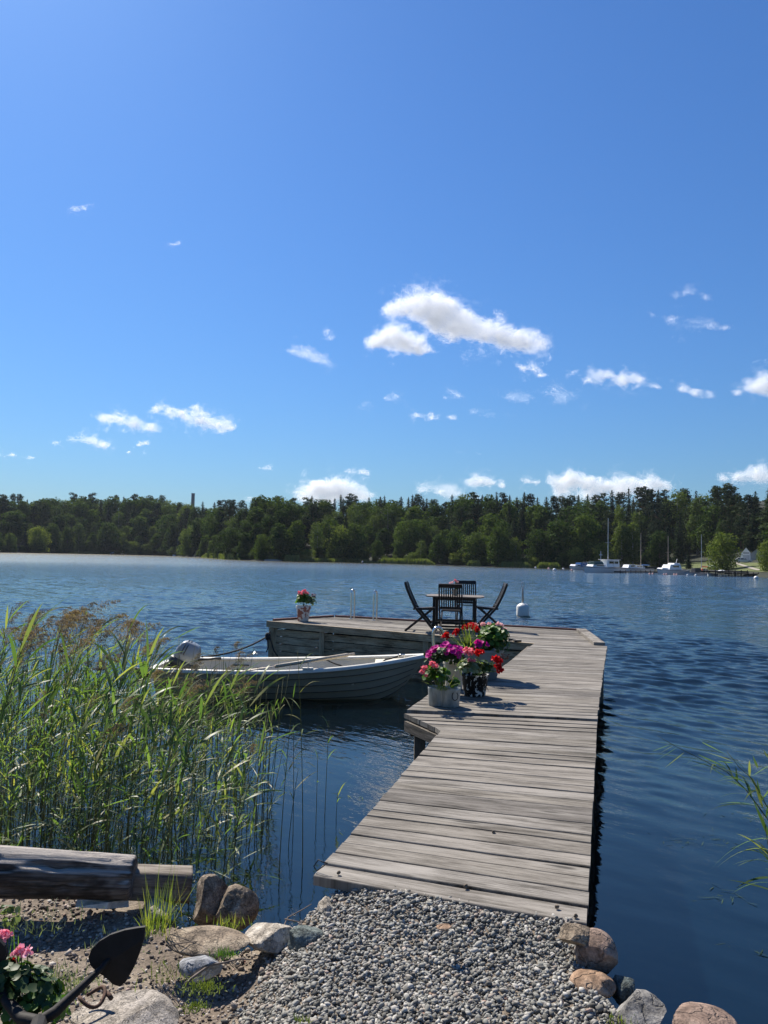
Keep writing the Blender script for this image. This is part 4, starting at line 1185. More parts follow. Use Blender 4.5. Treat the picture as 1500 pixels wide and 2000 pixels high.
c = m.mix(c, (.43, .39, .35), sunlit_top)  # pale upper side paints the grazing sunlight into the colour
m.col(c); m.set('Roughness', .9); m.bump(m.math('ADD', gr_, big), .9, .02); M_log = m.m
M_timber = wood('grey_timber', (.05, .04, .032), (.17, .145, .12), (.28, .25, .215), 1.0, 26.0, False)
def log(name, label, a, b, ra, rb_, seed, square=0.0, n=48, seg=90, cat='log'):
    a, b = Vector(a), Vector(b); d = (b - a); L = d.length; d.normalize()
    sx = d.cross(Vector((0, 0, 1))).normalized(); up = sx.cross(d)
    vs = []; uv = []
    for i in range(seg + 1):
        t = i / seg; r = lerp(ra, rb_, t)
        ey = min(1, (1 - t) * 14 + .82) if square == 0 else 1
        for k in range(n):
            q = 2 * PI * k / n
            rad = r * ey
            if square: rad *= min(1.25, 1 / max(abs(math.cos(q)), abs(math.sin(q)), .7))
            vs.append(a + d * (L * t) + sx * math.cos(q) * rad + up * math.sin(q) * rad); uv.append((L * t, k / n * 2 * PI * r))
    va = np.array([list(p) for p in vs]); tt = np.repeat(np.arange(seg + 1) / seg, n); qq = np.tile(2 * PI * np.arange(n) / n, seg + 1)
    cyl = np.stack([tt * L * 1.2, np.cos(qq) * 1.1, np.sin(qq) * 1.1], 1)
    disp = (fbm(cyl * np.array([1.5, 1.6, 1.6]) + seed, 4, seed) - .5) * (.30 if not square else .10) + (fbm(cyl * np.array([1.2, 7, 7]) + seed, 3, seed + 5) - .5) * (.14 if not square else .05)
    groove = np.abs(fbm(cyl * np.array([.8, 3.4, 3.4]) + seed * 2, 3, seed + 9) - .5); disp -= .16 * np.exp(-(groove / .014) ** 2) * (0 if square else 1)
    cen = np.array(a)[None] + tt[:, None] * L * np.array(d)[None]
    va = cen + (va - cen) * (1 + disp[:, None])
    f = []
    for i in range(seg):
        for k in range(n): f.append((i * n + k, i * n + (k + 1) % n, (i + 1) * n + (k + 1) % n, (i + 1) * n + k))
    me = bpy.data.meshes.new(name); me.from_pydata([tuple(p) for p in va], [], f + [tuple(range(n))[::-1], tuple(seg * n + k for k in range(n))])
    l = me.uv_layers.new(name='UVMap')
    for lp in me.loops: l.data[lp.index].uv = uv[lp.vertex_index]
    for p in me.polygons: p.use_smooth = len(p.vertices) == 4
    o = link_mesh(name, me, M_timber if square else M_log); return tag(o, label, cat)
log('log', 'weathered driftwood log, sunlit top and shaded front painted into its colour', Ud(-70, 1702, 3.62), Ud(262, 1716, 3.72), .112, .100, 3)
log('squared_timber', 'grey squared timber continuing from the end of the driftwood log', Ud(246, 1722, 3.78), Ud(372, 1727, 3.86), .066, .070, 8, 1.0, 40, 30, 'timber')
mb = MB(); mb.hexa([Ud(146, 1772, 3.66), Ud(208, 1776, 3.66), Ud(252, 1772, 3.74), Ud(250, 1768, 3.78), Ud(150, 1757, 3.72), Ud(212, 1762, 3.66), Ud(252, 1757, 3.74), Ud(200, 1752, 3.80)])
tag(mb.build('white_board', simple('flaking_white_paint', (.62, .60, .56), .8, var=.3, scale=30, bump=.3), None, bevel=.003), 'broken white painted board under the driftwood log', 'board')

# old iron anchor in the corner
M_iron = simple('rusty_black_iron', (0.009, 0.0075, 0.007), 0.7, 0.3, 0.5, 22, .3)
AD = 2.42
anc = thing('anchor', 'black iron anchor with heart shaped flukes in the bottom left corner', 'anchor', tuple(Ud(72, 1998, AD - .06)))
ao = Vector(anc.location)
def ap(px, py, d=AD): return Ud(px, py, d) - ao
mb = MB()
pts = [ap(-60, 1880, AD + .08), ap(-12, 1912, AD + .06), ap(14, 1955, AD + .02), ap(42, 1988, AD - .03), ap(76, 1997, AD - .05), ap(108, 1976, AD - .02), ap(150, 1936, AD + .03), ap(196, 1893, AD + .08), ap(232, 1852, AD + .12)]
mb.tube(pts, [.012, .014, .018, .021, .024, .021, .017, .012, .008], 10, squash=.8); mb.build('arm', M_iron, anc, smooth=True)
def fluke(outline, d0, tilt):
    mb = MB(); P = [ap(px, py, d0 + tilt * i) for i, (px, py) in enumerate(outline)]
    c = sum(P, Vector()) / len(P); nrm = (P[2] - P[0]).cross(P[5] - P[0]).normalized() * .006
    n = len(P); rows = [[p + nrm for p in P], [p - nrm for p in P]]
    o = mb.add(rows[0] + rows[1] + [c + nrm * 2.6, c - nrm * 2.6], [])
    for k in range(n):
        k2 = (k + 1) % n
        mb.f += [(o + k, o + k2, o + n + k2, o + n + k), (o + k2, o + k, o + 2 * n), (o + n + k, o + n + k2, o + 2 * n + 1)]
    mb.build('fluke', M_iron, anc)
fluke([(284, 1809), (268, 1811), (245, 1815), (217, 1824), (195, 1837), (180, 1852), (174, 1868), (178, 1884), (190, 1896), (206, 1906), (222, 1921), (236, 1925), (248, 1914), (262, 1889), (274, 1858), (282, 1832)], AD + .11, -.0005)
fluke([(-60, 1800), (-30, 1812), (-5, 1830), (10, 1846), (15, 1862), (10, 1876), (-6, 1888), (-25, 1896), (-45, 1900), (-60, 1880), (-66, 1850), (-66, 1820)], AD + .07, 0)
mb = MB(); mb.tube([ap(76, 1997, AD - .05), ap(60, 2060, AD - .4), ap(40, 2200, AD - .9)], [.024, .02, .018], 8); mb.build('shank', M_iron, anc, smooth=True)
M_rust = simple('brown_rust', (.085, .045, .03), .85, .2, .4, 40, .4)
rc = Uz(178, 1945, gz(-.98, 2.55) + .075)
mb = MB(); mb.tube([(.038 * math.cos(a), .045 * math.sin(a), .012 * math.sin(a * 2)) for a in np.linspace(-2.6, 2.4, 20)], .006, 8); mb.tube([(.028, .03, .0), (.05, .012, .0), (.062, .0, -.004)], .008, 6)
o = mb.build('iron_ring', M_rust, None, smooth=True); o.location = Ud(180, 1947, 2.56); tag(o, 'rusty iron ring lying on the speckled stone slab', 'iron ring')

# pink geranium in the corner
gp = Ud(42, 1965, 2.50); ge = thing('geranium_plant', 'leafy geranium with pink flower heads in the bottom left corner', 'flowering plant', (gp.x, gp.y, gz(gp.x, gp.y)))
bush(ge, at(48, 1948, 2.52, ge), (.13, .10, .10), 240, .016, M_dleaf); bush(ge, at(15, 1925, 2.5, ge), (.08, .08, .09), 120, .015, M_dleaf)
bush(ge, at(70, 1975, 2.5, ge), (.12, .10, .07), 170, .015, M_gleaf)
hd = [(40, 1857, 2.55, .019, M_lightpink), (53, 1861, 2.54, .019, M_lightpink), (33, 1862, 2.55, .017, M_lightpink), (14, 1829, 2.6, .020, M_lightpink), (4, 1825, 2.6, .018, M_lightpink), (20, 1881, 2.55, .014, M_red), (26, 1876, 2.55, .010, M_red)]
for px, py, d, r, mm in hd: blossom(ge, at(px, py, d, ge), r, mm, 30, ps=.55)
stalks(ge, [(at(px + 4, 1945, 2.53, ge), at(px, py, d, ge)) for px, py, d, r, mm in hd], M_gleaf, .0018)
blades(ge, at(22, 1800, 2.75, ge) - Vector((0, 0, .14)), 6, .16, .006, M_gleaf, .5)
leaves(ge, 'bud_leaves', np.array([at(rng.uniform(5, 40), rng.uniform(1765, 1815), 2.72, ge) for _ in range(36)]), rng.normal(size=(36, 3)), rng.uniform(.006, .013, 36), M_glaucous)
# tufts
M_moss = foliage('moss', (.09, .13, .02), (.20, .24, .05), .25, obj=False)
def tuft(name, label, px, py, d, n, L, w, mat, spread, cat='grass tuft', sx=.05, bias=(0, 0, 0)):
    p = Ud(px, py, d); o = MB(); g = random
    for k in range(n):
        b = Vector((g.gauss(0, sx), g.gauss(0, sx * .7), -.01)); a = g.uniform(0, 2 * PI); e = g.uniform(.05, spread); l = L * g.uniform(.45, 1.1)
        t = b + Vector((math.cos(a) * math.sin(e), math.sin(a) * math.sin(e), math.cos(e))) * l + Vector(bias) * l
        o.grid(strip(b, t, .3 * l * math.sin(e), w, 5, twist=g.uniform(-1.5, 1.5)))
    r = o.build(name, mat, None, smooth=True); r.location = p; return tag(r, label, cat)
tuft('grass_tuft', 'long thin grass tuft growing below the log end', 303, 1820, 3.28, 70, .24, .004, M_blade, .6, bias=(.12, 0, 0), sx=.03)
tuft('grass_tuft', 'seeding grass stems in front of the squared timber', 318, 1800, 3.42, 14, .34, .003, M_blade, .3, sx=.05)
tuft('moss_patch', 'bright green moss patch among gravel near the branch', 397, 1925, 2.74, 360, .022, .004, M_moss, 1.1, 'moss', .035)
tuft('moss_patch', 'small moss patch lowest on the gravel edge', 382, 1962, 2.62, 200, .020, .004, M_moss, 1.1, 'moss', .022)
tuft('moss_patch', 'little green weeds between blue grey stone and pale rock', 440, 1862, 3.06, 120, .035, .004, M_gleaf, 1.0, 'weed', .025)
tuft('grass_tuft', 'yellow green sprigs at the foot of the waterline grey rock', 1218, 1992, 2.62, 46, .035, .005, M_blade, .9, sx=.03)
tuft('grass_tuft', 'short green weeds rising through gravel at the bottom edge', 590, 1990, 2.55, 30, .03, .004, M_moss, .9, sx=.012)
tuft('ground_weeds', 'low mossy weeds between the geranium and the anchor', 105, 1925, 2.66, 420, .045, .004, M_glaucous, 1.0, 'weed', .075)
tuft('ground_weeds', 'sparse weeds on the soil between the anchor and the grass tuft', 232, 1850, 3.0, 90, .06, .004, M_glaucous, 1.0, 'weed', .06)
tuft('ground_weeds', 'scattered green sprouts on the soil left of the branch', 330, 1900, 2.85, 80, .04, .004, M_moss, 1.0, 'weed', .05)
tuft('ground_weeds', 'small weeds at the foot of the upright rocks', 452, 1812, 3.42, 60, .07, .004, M_blade, .8, 'weed', .05)
tuft('ground_weeds', 'thin weeds in the shade right under the driftwood log', 90, 1800, 3.3, 120, .05, .004, M_glaucous, 1.0, 'weed', .12)
# twigs
M_twig = simple('dry_twig', (.13, .10, .08), .85, var=.4, scale=60)
def twig(label, pts, r):
    P = [Ud(*p) for p in pts]; c = P[0].copy(); mb = MB(); mb.tube([p - c for p in P], [r * (1 - .6 * i / (len(P) - 1)) for i in range(len(P))], 6)
    o = mb.build('twig', M_twig, None, smooth=True); o.location = c; return tag(o, label, 'twig')
twig('thick grey branch lying across the soil into the gravel', [(362, 1921, 2.78), (382, 1905, 2.83), (410, 1885, 2.88), (440, 1880, 2.90), (465, 1873, 2.93), (490, 1874, 2.95)], .0055)
twig('thin bare twig leaning over the pale flat topped rock', [(514, 1860, 3.25), (535, 1835, 3.28), (556, 1805, 3.35), (562, 1792, 3.4), (590, 1777, 3.45), (608, 1766, 3.5)], .004)
twig('thin twig bending from the pale rock towards the jetty corner', [(556, 1795, 3.38), (580, 1800, 3.38), (605, 1802, 3.38), (622, 1792, 3.4)], .003)
twig('straw coloured stem lying on the shaded brown slab', [(330, 1846, 3.16), (370, 1840, 3.2), (410, 1837, 3.22)], .0025)
# small litter on the deck
for px, py, lb in ((661, 1705, 'dark cone near the left front corner of the deck'), (910, 1731, 'dark curled leaf in the middle of the nearest deck boards'), (1088, 1771, 'dark crumb by the right end of the nearest deck boards'), (1124, 1789, 'smallest dark crumb at the right front corner of the deck'), (964, 1625, 'tiny dark cone on the boards further along the deck')):
    p = Uz(px, py, ZD + .006); o = rock('debris', lb, (p.x, p.y, ZD + .007), (.022, .017, .018), px, M_brownstone, 5, .25, .3, 'debris', sub=ICO2)

# ================================================================== REEDS
M_reed = foliage('reed_leaf', (.080, .132, .042), (.195, .255, .092), .50, (.24, .23, .10), tcol=(1.15, 1.38, .62), rough=.45, gloss=.35)
M_reedstem = foliage('reed_stem', (.07, .085, .03), (.12, .12, .05), .15)
M_plume = foliage('reed_plume', (.12, .085, .08), (.28, .215, .20), .3, rough=.8, gloss=.1)
def make_reed(label, group, h, nleaf, plume, seed, lean=.10, wind=1.0, leaf_len=(.28, .50), wl=(.014, .028), from_=.25):
    g = random.Random(seed); rt = thing('reed', label, 'reed', group=group)
    la = g.uniform(-.9, .9)
    def sp(t): return Vector((math.cos(la) * lean * h * t * t, math.sin(la) * lean * h * t * t, -.45 + (h + .45) * t - .02 * t ** 4))
    mb = MB(); mb.tube([sp(i / 10) for i in range(11)], [.0042 - .0024 * i / 10 for i in range(11)], 5); mb.build('stem', M_reedstem, rt, smooth=True)
    mb = MB()
    for k in range(nleaf):
        t = lerp(from_, .84 if plume else .97, (k + g.random() * .6) / nleaf); t = .45 / (h + .45) + t * h / (h + .45); b = sp(min(t, .99))
        a = (g.gauss(0.1, .8) if g.random() < .25 * wind + .15 else g.uniform(0, 2 * PI)) + (PI if k % 2 and g.random() < .7 else 0)
        e = g.uniform(.45, 1.15) * (1.1 - .45 * (k / nleaf)); l = g.uniform(*leaf_len) * (1 - .25 * abs(k / nleaf - .55))
        d = Vector((math.cos(a) * math.sin(e), math.sin(a) * math.sin(e), math.cos(e))) + Vector((.12 * wind, 0, 0))
        mb.grid(strip(b, b + d * l, g.uniform(.10, .5) * l, g.uniform(*wl), 7, twist=g.uniform(-1.6, 1.6), lift=.04 * l, prof=lambda t: min(1, .30 + 3.2 * t) * (1 - t ** 1.8)))
    mb.build('leaves', M_reed, rt, smooth=True)
    if plume:
        base, tip = sp(.93), sp(1.0); vs, fs = [], []
        da = g.uniform(-.5, .6); dv = Vector((math.cos(da) * .7, math.sin(da) * .7, 0)) * g.uniform(.5, 1.1); L = g.uniform(.20, .32)
        def ax(t): return tip + Vector((dv.x * L * t * t, dv.y * L * t * t, L * t - .45 * L * t * t))
        mb = MB(); mb.tube([ax(t) for t in (0, .3, .6, 1)], .0014, 4)
        for k in range(66):
            t = g.uniform(0, 1); b = ax(t); bl = L * g.uniform(.22, .55) * (1 - .45 * t)
            a = g.gauss(da, 1.2); d = Vector((math.cos(a) * .75, math.sin(a) * .75, g.uniform(-.15, .7))).normalized()
            e = b + d * bl; e.z -= bl * g.uniform(.25, .8)
            mb.grid(strip(b, e, 0, .0018, 2, prof=lambda t: 1))
            for q in range(g.randint(4, 6)):
                s = g.uniform(.3, 1.05); c = b.lerp(e, s) + Vector((g.uniform(-.008, .008), g.uniform(-.008, .008), g.uniform(-.006, .004)))
                dd = (d * .6 + Vector((0, 0, -1)) + Vector((g.uniform(-.4, .4), g.uniform(-.4, .4), 0))).normalized() * g.uniform(.012, .026)
                sx = Vector((g.uniform(-1, 1), g.uniform(-1, 1), g.uniform(-1, 1))).cross(dd).normalized() * g.uniform(.0022, .004)
                mb.add([c, c + dd * .4 + sx, c + dd, c + dd * .4 - sx], [(0, 1, 2, 3)])
        mb.build('plume', M_plume, rt)
    return rt
RL1 = 'green reed with drooping purple brown plume in the dense bed left of the boat'
RL2 = 'leafy green reed without plume in the dense bed left of the boat'
GRD = 'reeds in the bed left of the jetty'
protoA = [make_reed(RL1, GRD, 1.75, 11, True, 100 + i, lean=random.uniform(.05, .20)) for i in range(8)]
protoB = [make_reed(RL2, GRD, 1.45, 13, False, 200 + i, lean=random.uniform(.08, .25), wl=(.015, .031)) for i in range(6)]
used = set()
def place(lst, x, y, h0, h, rz, lean=(0, 0), label=None):
    i = random.randrange(len(lst)); p = lst[i]; s = h / h0; key = (id(lst), i)
    if key not in used:
        used.add(key); o = p
        o.location = (x, y, 0); o.rotation_euler = (lean[0], lean[1], rz); o.scale = (s, s, s)
        if label: o['label'] = label
        return o
    return dup(p, (x, y, 0), (lean[0], lean[1], rz), s, label or p['label'], p['group'])
g = np.random.default_rng(77); cnt = 0
right_px = lambda d: np.interp(d, [5.0, 5.6, 6.5, 8.0, 9.5, 10.8], [440, 500, 535, 540, 500, 455])
while cnt < 235:
    d = 5.1 + 5.6 * g.random() ** .85; rp = right_px(d)
    px = g.uniform(-75, rp)
    if px > 330 and g.random() < .5: continue
    top = np.interp(px, [0, 120, 230, 300, 400, 480, 540], [1190, 1182, 1215, 1285, 1300, 1335, 1390]) + g.normal(0, 16)
    if g.random() < .5: top += g.uniform(40, 190)
    zt = HC - (top - hor(px)) * d / F
    zt = min(max(zt, .7), 1.95)
    pl = g.random() < (.80 if top < 1290 else .22)
    h = zt - (.16 if pl else 0)
    x = (px - 750) / F * d
    lean_x = g.normal(.05, .06) * (1 + (px > 380))
    if pl: place(protoA, x, d, 1.75, max(h, .6), g.uniform(-.5, .5), (g.normal(0, .05), lean_x))
    else: place(protoB, x, d, 1.45, max(h, .6), g.uniform(-.6, .6), (g.normal(0, .07), lean_x))
    cnt += 1
# the plumes that hang in front of the boat's stern
for px, row, d in ((268, 1262, 8.4), (300, 1300, 7.8), (330, 1292, 8.6), (372, 1268, 8.8), (398, 1252, 9.0), (428, 1242, 8.9), (446, 1262, 8.5), (462, 1275, 8.3), (415, 1288, 8.0), (352, 1318, 7.6), (205, 1215, 8.2), (160, 1205, 8.6), (110, 1196, 7.9), (52, 1192, 8.0), (20, 1200, 7.4)):
    p = Ud(px, row, d); place(protoA, p.x - .05, d, 1.75, p.z - .12, g.uniform(-.4, .4), (g.normal(0, .04), g.normal(.03, .04)))
# filler: bare and broken stems, low leaves: nobody could count them
mb = MB(); gg = random.Random(5)
for k in range(520):
    d = 5.0 + 5.8 * gg.random() ** .8; rp = float(right_px(d)); px = gg.uniform(-75, rp + 10); x = (px - 750) / F * d
    h = gg.uniform(.3, 1.25); lx, ly = gg.gauss(.05, .12) * h, gg.gauss(0, .10) * h
    b = Vector((x, d, -.4)); t = Vector((x + lx, d + ly, h))
    mb.tube([b, b.lerp(t, .5), t], [.004, .0035, .002], 4)
filler_stems = mb.build('reed_stems', M_reedstem, None, smooth=True); tag(filler_stems, 'tangle of bare reed stems standing in the reed bed', 'reed stems', kind='stuff')
mb = MB()
for k in range(2000):
    d = 5.0 + 5.0 * gg.random() ** 1.0; rp = float(right_px(d)); px = gg.uniform(-75, rp); x = (px - 750) / F * d
    z = gg.uniform(.05, .95) * (1.15 - .4 * (px > 380)) * gg.uniform(.3, 1); a = gg.uniform(0, 2 * PI); e = gg.uniform(.3, 1.35); l = gg.uniform(.14, .38)
    b = Vector((x, d, z)); dv = Vector((math.cos(a) * math.sin(e) + .2, math.sin(a) * math.sin(e), math.cos(e)))
    mb.grid(strip(b, b + dv * l, gg.uniform(.1, .5) * l, gg.uniform(.009, .022), 5, twist=gg.uniform(-1.5, 1.5), prof=lambda t: min(1, .3 + 3 * t) * (1 - t ** 2)))
filler_leaves = mb.build('reed_undergrowth', M_reed, None, smooth=True); tag(filler_leaves, 'mass of low reed leaves filling the reed bed', 'reed leaves', kind='stuff')
# lone stalks between bed and jetty
LONE = [(592, 1694, 1268, 6.0, 'tallest lone reed stalk with two arching leaves in front of the boat hull'), (573, 1630, 1410, 6.3, 'leaning lone reed stalk nearest the reed bed edge'), (617, 1610, 1465, 6.4, 'thin lone reed stalk between the bed and the jetty'), (634, 1590, 1405, 6.6, 'lone reed stalk nearest the jetty post'), (655, 1600, 1545, 6.3, 'short sprouting reed beside the jetty edge'), (544, 1700, 1330, 5.6, 'bent lone reed at the right edge of the reed bed'), (560, 1655, 1500, 5.9, 'low lone reed stalk standing before the reed bed')]
for i, (px, pb, pt, d, lb) in enumerate(LONE):
    d = HC * F / (pb - hor(px)); zt = HC - (pt - hor(px)) * d / F
    o = make_reed(lb, None, max(zt, .25), 5 if pt < 1450 else 3, False, 500 + i, lean=-.06 + .03 * i, wind=.3, leaf_len=(.16, .30), wl=(.008, .013), from_=.55)
    if 'group' in o: del o['group']
    o.location = Uz(px, pb, 0); o.rotation_euler = (0, 0, random.uniform(-.4, .4))
# reeds leaning in from the right edge
def bent_reed(label, pts, seed, lw, leaves_):
    P = [Ud(*p) for p in pts]; P = [Vector((P[0].x + .16, P[0].y + .05, -.45)), Vector((P[0].x + .07, P[0].y + .02, P[0].z * .4))] + P; c = P[0].copy(); rt = thing('reed', label, 'reed', tuple(c), group='reeds leaning in at the right edge'); g = random.Random(seed)
    mb = MB(); mb.tube([p - c for p in P], [.005 - .0036 * i / (len(P) - 1) for i in range(len(P))], 6); mb.build('stem', M_reedstem, rt, smooth=True)
    mb = MB()
    for a, b, dr in leaves_:
        A, B = Ud(*a) - c, Ud(*b) - c; mb.grid(strip(A, B, 0, lw * g.uniform(.8, 1.2), 7, side=Vector((.2, .5, 1)).cross(B - A), twist=g.uniform(-.5, .5), lift=dr, prof=lambda t: min(1, .3 + 3 * t) * (1 - t ** 2)))
    for k in range(16):
        t = g.uniform(.22, .70); j = min(int(t * (len(P) - 1)), len(P) - 2); A = P[j].lerp(P[j + 1], t * (len(P) - 1) - j) - c
        a = g.gauss(2.6, 1.0); e = g.uniform(.4, 1.3); l = g.uniform(.18, .36); dv = Vector((math.cos(a) * math.sin(e), math.sin(a) * math.sin(e) * .6, math.cos(e)))
        mb.grid(strip(A, A + dv * l, g.uniform(.1, .55) * l, lw * g.uniform(.7, 1.1), 7, twist=g.uniform(-1.2, 1.2), prof=lambda t: min(1, .3 + 3 * t) * (1 - t ** 2)))
    mb.build('leaves', M_reed, rt, smooth=True)
DD = 5.0
bent_reed('long bent reed arching in from the right edge, tip over open water', [(1530, 1640, DD), (1492, 1590, DD), (1455, 1540, DD), (1420, 1508, DD), (1370, 1483, DD), (1320, 1458, DD), (1284, 1437, DD)], 1, .014,
          [((1310, 1454, DD), (1272, 1468, DD), 0), ((1315, 1456, DD), (1277, 1478, DD), 0), ((1322, 1460, DD), (1280, 1487, DD), 0), ((1336, 1470, DD), (1298, 1500, DD), 0), ((1352, 1483, DD), (1323, 1507, DD), 0), ((1385, 1490, DD), (1345, 1498, DD), 0),
           ((1364, 1474, DD), (1424, 1501, DD), 0), ((1388, 1500, DD), (1456, 1538, DD), 0), ((1400, 1493, DD), (1432, 1478, DD), 0), ((1440, 1528, DD), (1437, 1496, DD), 0)])
bent_reed('second bent reed with broad leaves at the right edge', [(1530, 1620, DD - .2), (1495, 1570, DD - .2), (1468, 1520, DD - .2), (1445, 1500, DD - .2), (1420, 1468, DD - .2)], 2, .018,
          [((1372, 1450, DD), (1428, 1478, DD), 0), ((1428, 1486, DD - .2), (1346, 1463, DD - .2), .01), ((1432, 1490, DD), (1400, 1486, DD), 0), ((1490, 1578, DD - .2), (1470, 1518, DD - .2), 0), ((1456, 1530, DD - .2), (1400, 1524, DD - .2), .03), ((1458, 1543, DD - .2), (1400, 1525, DD - .2), .02), ((1470, 1515, DD - .2), (1510, 1490, DD - .2), 0), ((1462, 1516, DD - .2), (1500, 1508, DD - .2), 0), ((1488, 1575, DD), (1478, 1520, DD), 0), ((1490, 1560, DD), (1530, 1500, DD), 0), ((1500, 1480, DD), (1490, 1462, DD), 0), ((1480, 1500, DD - .2), (1470, 1475, DD - .2), 0)])
bent_reed('low reed with long curved blades at the right edge', [(1540, 1760, DD - .6), (1515, 1700, DD - .6), (1500, 1650, DD - .6), (1490, 1590, DD - .6)], 3, .022,
          [((1510, 1638, DD - .6), (1383, 1704, DD - .6), .06), ((1505, 1660, DD - .6), (1395, 1700, DD - .6), .05), ((1512, 1680, DD - .6), (1440, 1692, DD - .6), .02), ((1500, 1670, DD - .6), (1437, 1628, DD - .6), .02), ((1515, 1690, DD - .6), (1430, 1690, DD - .6), .03), ((1505, 1640, DD - .6), (1470, 1560, DD - .6), 0)])
# floating weed near the right edge
M_weed = foliage('water_weed', (.018, .04, .016), (.05, .085, .03), .1, obj=False)
for i, (px, py, sx, n, lb) in enumerate([(1350, 1640, .16, 60, 'dark water weed floating off the jetty side'), (1395, 1640, .14, 50, 'green water weed below the bent reeds'), (1420, 1750, .10, 40, 'dark water weed patch lowest at the right edge'), (1480, 1600, .16, 70, 'green water weed at the foot of the right edge reeds'), (1493, 1860, .10, 30, 'small trailing water weed low at the right edge'), (700, 1558, .10, 26, 'floating weed scraps beside the jetty edge'), (690, 1640, .10, 24, 'leafy weed scraps caught against the jetty edge')]):
    p = Uz(px, py, 0); mb = MB()
    for k in range(n):
        b = Vector((gg.gauss(0, sx), gg.gauss(0, sx * .8), gg.uniform(-.03, .006))); a = gg.uniform(0, 2 * PI); l = gg.uniform(.04, .13)
        mb.grid(strip(b, b + Vector((math.cos(a) * l, math.sin(a) * l, gg.uniform(-.01, .01))), 0, gg.uniform(.006, .013), 3, side=Vector((-math.sin(a), math.cos(a), gg.uniform(-.3, .3)))))
    o = mb.build('water_weed', M_weed if i < 5 else M_reed, None); o.location = (p.x, p.y, .004); tag(o, lb, 'water weed')
# ================================================================== FAR SHORE: trees
M_bark = simple('bark', (.075, .055, .042), .95, var=.4, scale=4)
M_pinebark = simple('pine_bark', (.16, .085, .05), .95, var=.4, scale=4)
M_birchbark = simple('birch_bark', (.42, .40, .37), .9, var=.5, scale=3)
M_spruce = foliage('spruce_needles', (.012, .026, .014), (.032, .052, .022), .12, tcol=(1.1, 1.2, .6), rough=.9, gloss=.06)
M_pine = foliage('pine_needles', (.018, .034, .020), (.048, .068, .032), .15, tcol=(1.1, 1.2, .6), rough=.9, gloss=.06)
M_decid = foliage('broad_leaves', (.028, .058, .014), (.084, .122, .030), .28, tcol=(1.2, 1.3, .5), rough=.9, gloss=.06)
M_birch = foliage('birch_leaves', (.052, .088, .024), (.125, .160, .055), .32, tcol=(1.2, 1.3, .5), rough=.9, gloss=.06)
M_willow = foliage('willow_leaves', (.075, .115, .026), (.16, .195, .055), .34, tcol=(1.2, 1.3, .5), rough=.9, gloss=.06)
CARD = (np.array([(-.5, 0, 0), (0, -.32, .06), (.5, 0, -.04), (0, .32, .06)]), np.array([(0, 1, 2, 3)]))
def cards(p, nrm, size, g): return inst(*CARD, p, frames(nrm, g), size)
def trunk_mesh(mb, h, r, g, limbs=5, crown0=.3, w=2.5):
    bend = g.normal(0, .25, 2)
    P = [(bend[0] * t * t, bend[1] * t * t, -1 + (h * .93 + 1) * t) for t in np.linspace(0, 1, 7)]
    mb.tube(P, [r * (1.15 - 1.05 * t) for t in np.linspace(0, 1, 7)], 7)
    for k in range(limbs):
        t = g.uniform(crown0, .85); b = Vector((bend[0] * t * t, bend[1] * t * t, h * .93 * t)); a = g.uniform(0, 2 * PI); l = w * g.uniform(.45, .9)
        e = b + Vector((math.cos(a) * l, math.sin(a) * l, l * g.uniform(.35, .9))); mb.tube([b, b.lerp(e, .5) + Vector((0, 0, -.1)), e], [r * .4 * (1 - t) + .03, r * .25 * (1 - t) + .02, .015], 5)
def tree_broad(name, label, seed, h, w, mat, bark, n=4200, card=.74, crown0=.06, lobes=26, top=.55, group=None, droop=0.0):
    g = np.random.default_rng(seed); rt = thing(name, label, 'tree', group=group)
    mb = MB(); trunk_mesh(mb, h, h * .016, g, 7, max(.2, crown0), w * .5); mb.build('trunk', bark, rt, smooth=True)
    L = []
    for k in range(lobes):
        zt = crown0 + (1 - crown0) * (k + .5 + g.uniform(-.4, .4)) / lobes
        u = (zt - crown0) / (1 - crown0)
        env = math.sqrt(max(.05, 1 - ((u - .42) / .61) ** 2)) * (1.0 if top > .4 else 1.05)
        a = k * 2.4 + g.uniform(-.5, .5); rr_ = w * .5 * env * g.uniform(.25, .72)
        L.append((rr_ * math.cos(a), rr_ * math.sin(a), h * zt * .95, w * g.uniform(.14, .25) * (.55 + .6 * env)))
    L = np.array(L); wts = L[:, 3] ** 2; idx = g.choice(len(L), n, p=wts / wts.sum())
    d = g.normal(size=(n, 3)); d /= np.linalg.norm(d, axis=1)[:, None]
    rad = L[idx, 3] * (.55 + .55 * g.random(n) ** .5) * (.75 + .5 * vnoise(d * 2.5 + idx[:, None] * 7.7, seed))
    p = L[idx, :3] + d * rad[:, None] * np.array([1, 1, .85])
    if droop: p[:, 2] -= droop * g.random(n) ** 2 * 1.5
    p[:, 2] = np.maximum(p[:, 2], .25)
    v, f = cards(p, d + g.normal(0, .55, (n, 3)) + np.array([0, 0, .35]), card * g.uniform(.55, 1.25, n), g)
    np_mesh('crown', v, f, mat, rt); return rt
